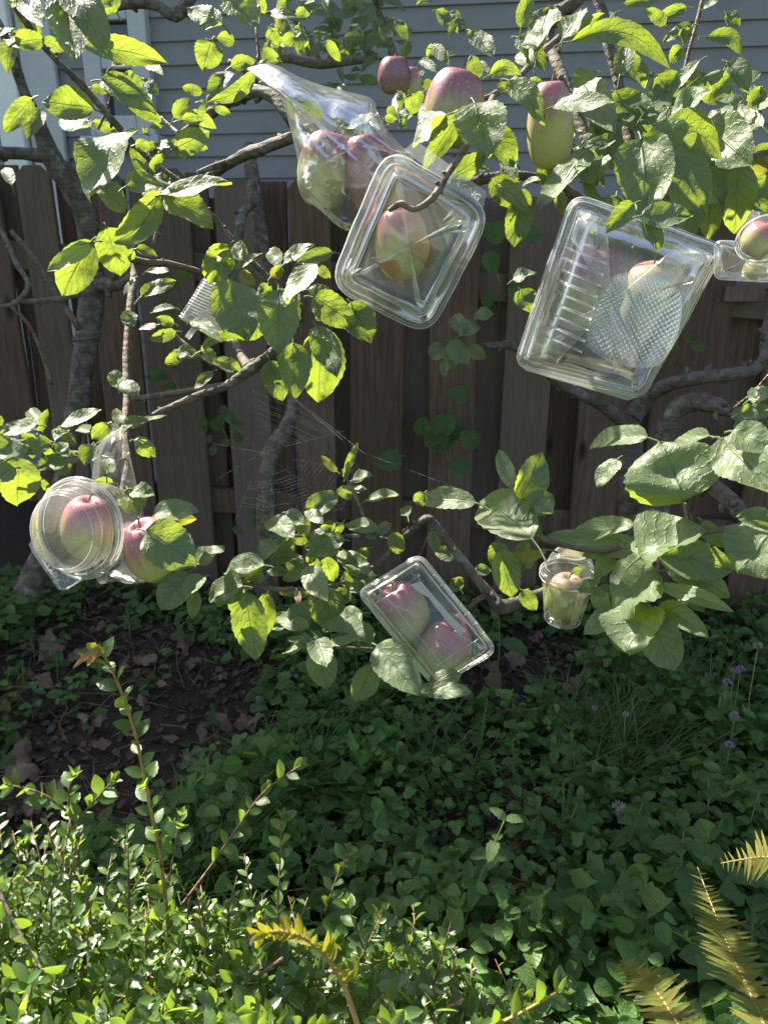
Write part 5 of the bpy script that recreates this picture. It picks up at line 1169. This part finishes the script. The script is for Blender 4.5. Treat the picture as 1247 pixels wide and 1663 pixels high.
# flower heads on stalks
def flower(px, py, h, r, mat, label, group=None):
    t = GG(px, py, h); b = Vector((t.x + .03, t.y + .01, ground_z(t.x, t.y))); o = empty('clover_flower', b, label, 'flower', group)
    V, Fc = tube([b, (b + t) / 2 + Vector((-.01, 0, .01)), t], [.0013, .0011, .0009], 5); mk('stem', V, Fc, M['straw' if mat == 'dry_flower' else 'stem_green'], o)
    pt = []
    for k in range(38):
        z = random.uniform(-.5, 1); a = random.uniform(0, 6.28); q = math.sqrt(max(0, 1 - z * z)); dv = Vector((q * math.cos(a), q * math.sin(a), z))
        pt.append(tube([t, t + dv * r * .7, t + dv * r * random.uniform(.9, 1.15)], [.0006, .0014, .0005], 4))
    V, Fc = join(pt); mk('flower_head', V, Fc, M[mat], o)
for (x, y, h, r, m, lb) in ((1180, 1108, .24, .012, 'flower', 'lower left of three clustered pinkish purple clover flowers at the right'), (1192, 1090, .26, .011, 'flower', 'topmost of the three clustered clover flowers at the right'), (1202, 1086, .27, .011, 'flower', 'rightmost of the three clustered clover flowers at the right'), (1192, 1162, .2, .012, 'flower', 'single purple clover flower below the clustered three'), (1184, 1210, .18, .012, 'flower', 'lowest purple clover flower at the right above the broad leaves'), (965, 1150, .12, .009, 'flower', 'faint purple flower in the dark grass below the cup'), (420, 1135, .08, .010, 'flower', 'lilac flower low beside the reddish fallen leaf'), (482, 1098, .09, .008, 'flower', 'tiny pale lilac flower under the pale low leaves'), (1230, 1050, .34, .013, 'dry_flower', 'brown dried flower head on a long straw stalk at the right'), (1004, 1310, .10, .016, 'dry_flower', 'grey dried flower head drooping amid the dark ivy'), (1015, 1160, .16, .009, 'dry_flower', 'small brown dried flower head in the dark grass')):
    flower(x, y, h, r, m, lb)

# ------------------------------------------------------------------ evergreen shrub in front
SH = template(4, 2, lambda v: .25 * max(.03, math.sin(math.pi * (.04 + v * .94)) ** .8), .35, .12)
def shrub():
    base = Vector((-.35, .82, ground_z(-.35, .82)))
    o = empty('evergreen_shrub', base, 'dense small leaved evergreen shrub with upright shoots filling the left foreground', 'shrub')
    r5 = random.Random(11)
    def ytop(x): return np.interp(x, [-100, 0, 150, 280, 400, 520, 650, 760, 850, 960], [1420, 1425, 1440, 1490, 1462, 1540, 1475, 1575, 1650, 1720])
    pos, ax, nr, sz, rn = [], [], [], [], []; tw = []
    for k in range(900):
        px = r5.uniform(-90, 880); yt = ytop(px); py = yt + (1720 - yt) * r5.random() ** .85
        if r5.random() < (.55 if px > 500 else .30): continue
        f = (py - yt) / (1720 - yt + 1); d = .97 - .25 * f + r5.random() ** 1.5 * .16
        t0 = P(px, py, d); dr = Vector((r5.gauss(0, .45), r5.gauss(-.15, .45), r5.uniform(.4, 1.1))).normalized(); l = r5.uniform(.05, .11); a = t0 - dr * l
        bend = Vector((r5.gauss(0, .01), r5.gauss(0, .01), .006)); path = [a, (a + t0) / 2 + bend, t0]; tw.append(tube(path, [.0011, .0009, .0006], 4))
        m = int(l / .0075)
        for i in range(m + 2):
            q = min(1, i / m); p = path[0].lerp(path[1], q * 2) if q < .5 else path[1].lerp(path[2], q * 2 - 1); an = i * 2.4 + r5.uniform(-.4, .4)
            x = dr.cross(Vector((.3, .9, .2))).normalized(); y = dr.cross(x); out = x * math.cos(an) + y * math.sin(an)
            pos.append(tuple(p)); ax.append(tuple(out + dr * .75)); nr.append(tuple(dr * .9 - out * .5 + Vector((r5.gauss(0, .2), r5.gauss(0, .2), .2)))); sz.append(r5.uniform(.011, .027)); rn.append(r5.random())
    for k in range(52):
        px = r5.uniform(-60, 860); y0 = ytop(px) + r5.uniform(20, 90); d = r5.uniform(.84, .98); hgt = r5.uniform(50, 150) * (1.1 if px < 420 else .8)
        if px > 480 and r5.random() < .35: continue
        b = P(px, y0, d); t0 = P(px + r5.gauss(0, 26), y0 - hgt, d + r5.uniform(-.02, .05)); mdl = (b + t0) / 2 + Vector((r5.gauss(0, .008), r5.gauss(0, .008), 0))
        tw.append(tube([b, mdl, t0], [.0016, .0012, .0007], 5)); L = (t0 - b).length; m = int(L / .0065); dr = (t0 - b).normalized()
        for i in range(m):
            q = i / m; p = b.lerp(mdl, q * 2) if q < .5 else mdl.lerp(t0, q * 2 - 1); an = i * 2.4 + r5.uniform(-.4, .4)
            x = dr.cross(Vector((.3, .9, .2))).normalized(); y = dr.cross(x); out = x * math.cos(an) + y * math.sin(an)
            pos.append(tuple(p)); ax.append(tuple(out + dr * r5.uniform(.5, 1.1))); nr.append(tuple(dr * .7 - out * .4 + Vector((r5.gauss(0, .25), -.5, .3)))); sz.append(r5.uniform(.013, .021) * (1.1 - .45 * q)); rn.append(r5.random())
    pos, ax, nr, sz, rn = map(np.array, (pos, ax, nr, sz, rn))
    scatter('foliage', SH, pos, ax, nr, sz, M['shrub_leaf'], rn, o)
    V, Fc = join(tw); q = mk('twigs', V, Fc, M['red_stem'], o); q['kind'] = 'stuff'
    # stems down to the ground
    for k in range(12):
        t = P(r5.uniform(0, 760), r5.uniform(1540, 1660), r5.uniform(.82, .92)); b = base + Vector((r5.gauss(0, .1), r5.gauss(.05, .08), -.02))
        V, Fc = tube([b, (b + t) / 2 + Vector((0, 0, .08)), t], [.006, .004, .002], 6); mk('stem', V, Fc, M['red_stem'], o)
    me = bpy.data.meshes.new('leaf'); tv, tuv, tf = SH; me.from_pydata([tuple(v) for v in tv], [], tf); me.polygons.foreach_set('use_smooth', [True] * len(tf))
    ul = me.uv_layers.new(name='UVMap'); ul.data.foreach_set('uv', tuv[[l.vertex_index for l in me.loops]].astype(np.float32).ravel()); me.materials.append(M['shrub_leaf_part'])
    ye = me.copy(); ye.materials[0] = M['yellow_sprout']
    cnt = [0]
    def shoot(pts, r, lsz, gap, mat, start=.0, lm=None, tuft=4, spread=.75):
        w = crom([(*P(x, y, d),) for x, y, d in pts], 10); path = [Vector(q) for q in w]; n = len(path)
        V, Fc = tube(path, [r * (1 - .5 * i / n) for i in range(n)], 6); mk('stem', V, Fc, M[mat], o)
        acc = 0; an = r5.uniform(0, 6)
        for i in range(1, n):
            acc += (path[i] - path[i - 1]).length
            if i / n < start: acc = 0
            while acc > gap and cnt[0] < 296:
                acc -= gap; an += 2.5; dr = (path[i] - path[i - 1]).normalized(); x = dr.cross(Vector((.2, .95, .1))).normalized(); y = dr.cross(x); out = x * math.cos(an) + y * math.sin(an) * .8
                q = put_leaf(o, path[i], out + dr * spread, dr * .6 - out * .35 + Vector((r5.gauss(0, .3), -.7, .35)), lsz * r5.uniform(.9, 1.35), lm or me, 1.25); cnt[0] += 1
        dr = (path[-1] - path[-2]).normalized()
        for k in range(tuft):
            if cnt[0] < 300:
                a = k * 6.28 / max(1, tuft); x = dr.cross(Vector((.2, .95, .1))).normalized(); y = dr.cross(x); out = x * math.cos(a) + y * math.sin(a)
                put_leaf(o, path[-1], dr + out * .5, dr - out, lsz * .85, lm or me); cnt[0] += 1
    shoot([(275, 1520, .95), (262, 1400, .93), (240, 1290, .92), (222, 1200, .92), (200, 1130, .92), (178, 1080, .92), (160, 1056, .91)], .0026, .022, .0105, 'gold_stem', .0, None, 0)
    shoot([(148, 1500, .9), (132, 1420, .9), (118, 1350, .9), (112, 1290, .9), (118, 1265, .9)], .0022, .019, .008, 'red_stem')
    shoot([(120, 1340, .9), (150, 1305, .89), (180, 1272, .88)], .0014, .018, .009, 'red_stem'); shoot([(112, 1320, .9), (70, 1290, .88), (22, 1276, .87)], .0018, .019, .008, 'red_stem')
    shoot([(295, 1470, .98), (340, 1410, .99), (385, 1345, 1.0), (430, 1285, 1.0), (485, 1245, 1.0)], .0018, .019, .011, 'red_stem', .25)
    shoot([(452, 1580, .92), (451, 1480, .92), (455, 1400, .92), (458, 1330, .92)], .0016, .016, .0085, 'red_stem', .1)
    shoot([(528, 1480, .96), (545, 1430, .96), (562, 1385, .96)], .0013, .016, .0085, 'red_stem'); shoot([(275, 1430, .93), (285, 1370, .92), (292, 1330, .92)], .0013, .018, .009, 'red_stem', .3)
    shoot([(690, 1650, .88), (715, 1560, .88), (738, 1478, .88)], .0017, .017, .011, 'red_stem', .1); shoot([(770, 1680, .8), (840, 1648, .79), (903, 1612, .78)], .0022, .022, .011, 'gold_stem', .0)
    shoot([(-10, 1430, .8), (30, 1510, .78), (75, 1585, .76)], .0022, .02, .02, 'twig', .0, None, 0); shoot([(60, 1440, .92), (45, 1400, .92), (40, 1375, .92)], .0012, .018, .008, 'red_stem')
    shoot([(630, 1520, .92), (645, 1480, .92), (655, 1450, .92)], .0013, .017, .008, 'red_stem'); shoot([(590, 1540, .92), (575, 1500, .92), (565, 1470, .92)], .0013, .017, .009, 'red_stem')
    # the wilted orange tip of the tallest shoot
    for (tx, ty, wl) in ((142, 1082, 12), (128, 1076, 10), (150, 1075, 14), (118, 1082, 9), (168, 1062, 20), (140, 1046, 18)):
        leaf_px(o, 158, 1052, tx, ty, wl, .91, 'y' if ty < 1070 else 'd', mat=M['yellow_sprout'] if ty < 1070 else M['golden'], name='wilted_leaf', label='wilted orange yellow leaf at the shoot tip')
    # berries
    bb = []
    for k in range(46):
        c = Vector(pos[r5.randrange(len(pos))]) + Vector((0, -.004, .003))
        bm = bmesh.new(); bmesh.ops.create_icosphere(bm, subdivisions=1, radius=.0032); bb.append(([c + v.co for v in bm.verts], [tuple(v.index for v in f.verts) for f in bm.faces])); bm.free()
    V, Fc = join(bb); q = mk('berries', V, Fc, M['berry'], o); q['kind'] = 'stuff'
    # the bright yellow arching sprout close to the camera
    y = empty('yellow_sprout', P(582, 1680, .62), 'bright yellow arching leafy sprout close to the camera at the bottom', 'plant')
    w = crom([(*P(a, b, c),) for a, b, c in ((592, 1700, .62), (562, 1610, .62), (530, 1555, .62), (495, 1524, .62), (455, 1512, .62), (422, 1518, .62))], 5); path = [Vector(q) for q in w]
    V, Fc = tube(path, [.0022 - .0011 * i / len(path) for i in range(len(path))], 6); mk('stem', V, Fc, M['gold_stem'], y)
    for i in range(6, len(path)):
        for k in range(2 if i > 12 else 1):
            dr = (path[i] - path[i - 1]).normalized(); out = dr.cross(Vector((0, 1, .3))).normalized() * (1 if k else -1) + Vector((0, r5.gauss(0, .4), 0)); put_leaf(y, path[i], out + dr * .5, Vector((r5.gauss(0, .3), -.7, .6)), .010 + .009 * r5.random(), ye, .75)
shrub()

# ------------------------------------------------------------------ fern fronds
def fern():
    o = empty('fern', GG(1190, 1690), 'yellowing fern with three arching fronds in the bottom right corner', 'fern')
    me = bpy.data.meshes.new('pinna'); tv, tuv, tf = template(14, 2, lambda v: (.095 * (1 - v) ** .7) * (.72 + .28 * abs(math.sin(9.5 * math.pi * v))) + .004, .35, .28); me.from_pydata([tuple(v) for v in tv], [], tf); me.polygons.foreach_set('use_smooth', [True] * len(tf))
    ul = me.uv_layers.new(name='UVMap'); ul.data.foreach_set('uv', tuv[[l.vertex_index for l in me.loops]].astype(np.float32).ravel()); me.materials.append(M['fern'])
    def frond(pts, wid, step, side_n, tilt):
        w = crom([(*P(x, y, d),) for x, y, d in pts], 12); path = [Vector(q) for q in w]; n = len(path)
        V, Fc = tube(path, [.0022 - .0016 * i / n for i in range(n)], 5); f = mk('frond', V, Fc, M['rachis'], o)
        tot = sum((path[i] - path[i - 1]).length for i in range(1, n)); acc = 0; run = 0
        for i in range(1, n):
            l = (path[i] - path[i - 1]).length; acc += l; run += l
            if acc > step:
                acc = 0; t = run / tot; dr = (path[i] - path[i - 1]).normalized(); view = (CAM - path[i]).normalized(); nn = (view + side_n).normalized(); sd = dr.cross(nn).normalized()
                for k in (1, -1):
                    sz = wid * math.sin(math.pi * (.12 + .86 * t)) ** .6 * (1 - .35 * t)
                    q = bpy.data.objects.new('pinna', me); COL.objects.link(q); sz *= random.uniform(.78, 1.08); ax = (sd * k + dr * random.uniform(.2, .55) + nn * (tilt + random.gauss(0, .16))).normalized(); n2 = (nn - ax * nn.dot(ax)).normalized()
                    q.parent = f; q.matrix_basis = Matrix.Translation(path[i] - origin(f)) @ Matrix((ax.cross(n2) * sz, ax * sz, n2 * sz)).transposed().to_4x4()
    frond([(1262, 1720, .72), (1225, 1630, .78), (1185, 1545, .84), (1155, 1470, .9), (1132, 1408, .95)], .044, .0052, Vector((.5, 0, .3)), .3)
    frond([(1130, 1720, .72), (1098, 1660, .76), (1065, 1610, .8), (1035, 1578, .84), (1008, 1560, .88)], .040, .0060, Vector((.2, 0, .6)), .2)
    frond([(1330, 1420, .9), (1290, 1402, .92), (1245, 1392, .95), (1205, 1396, .98), (1170, 1402, 1.0)], .042, .0062, Vector((0, 0, .6)), .2)
fern()
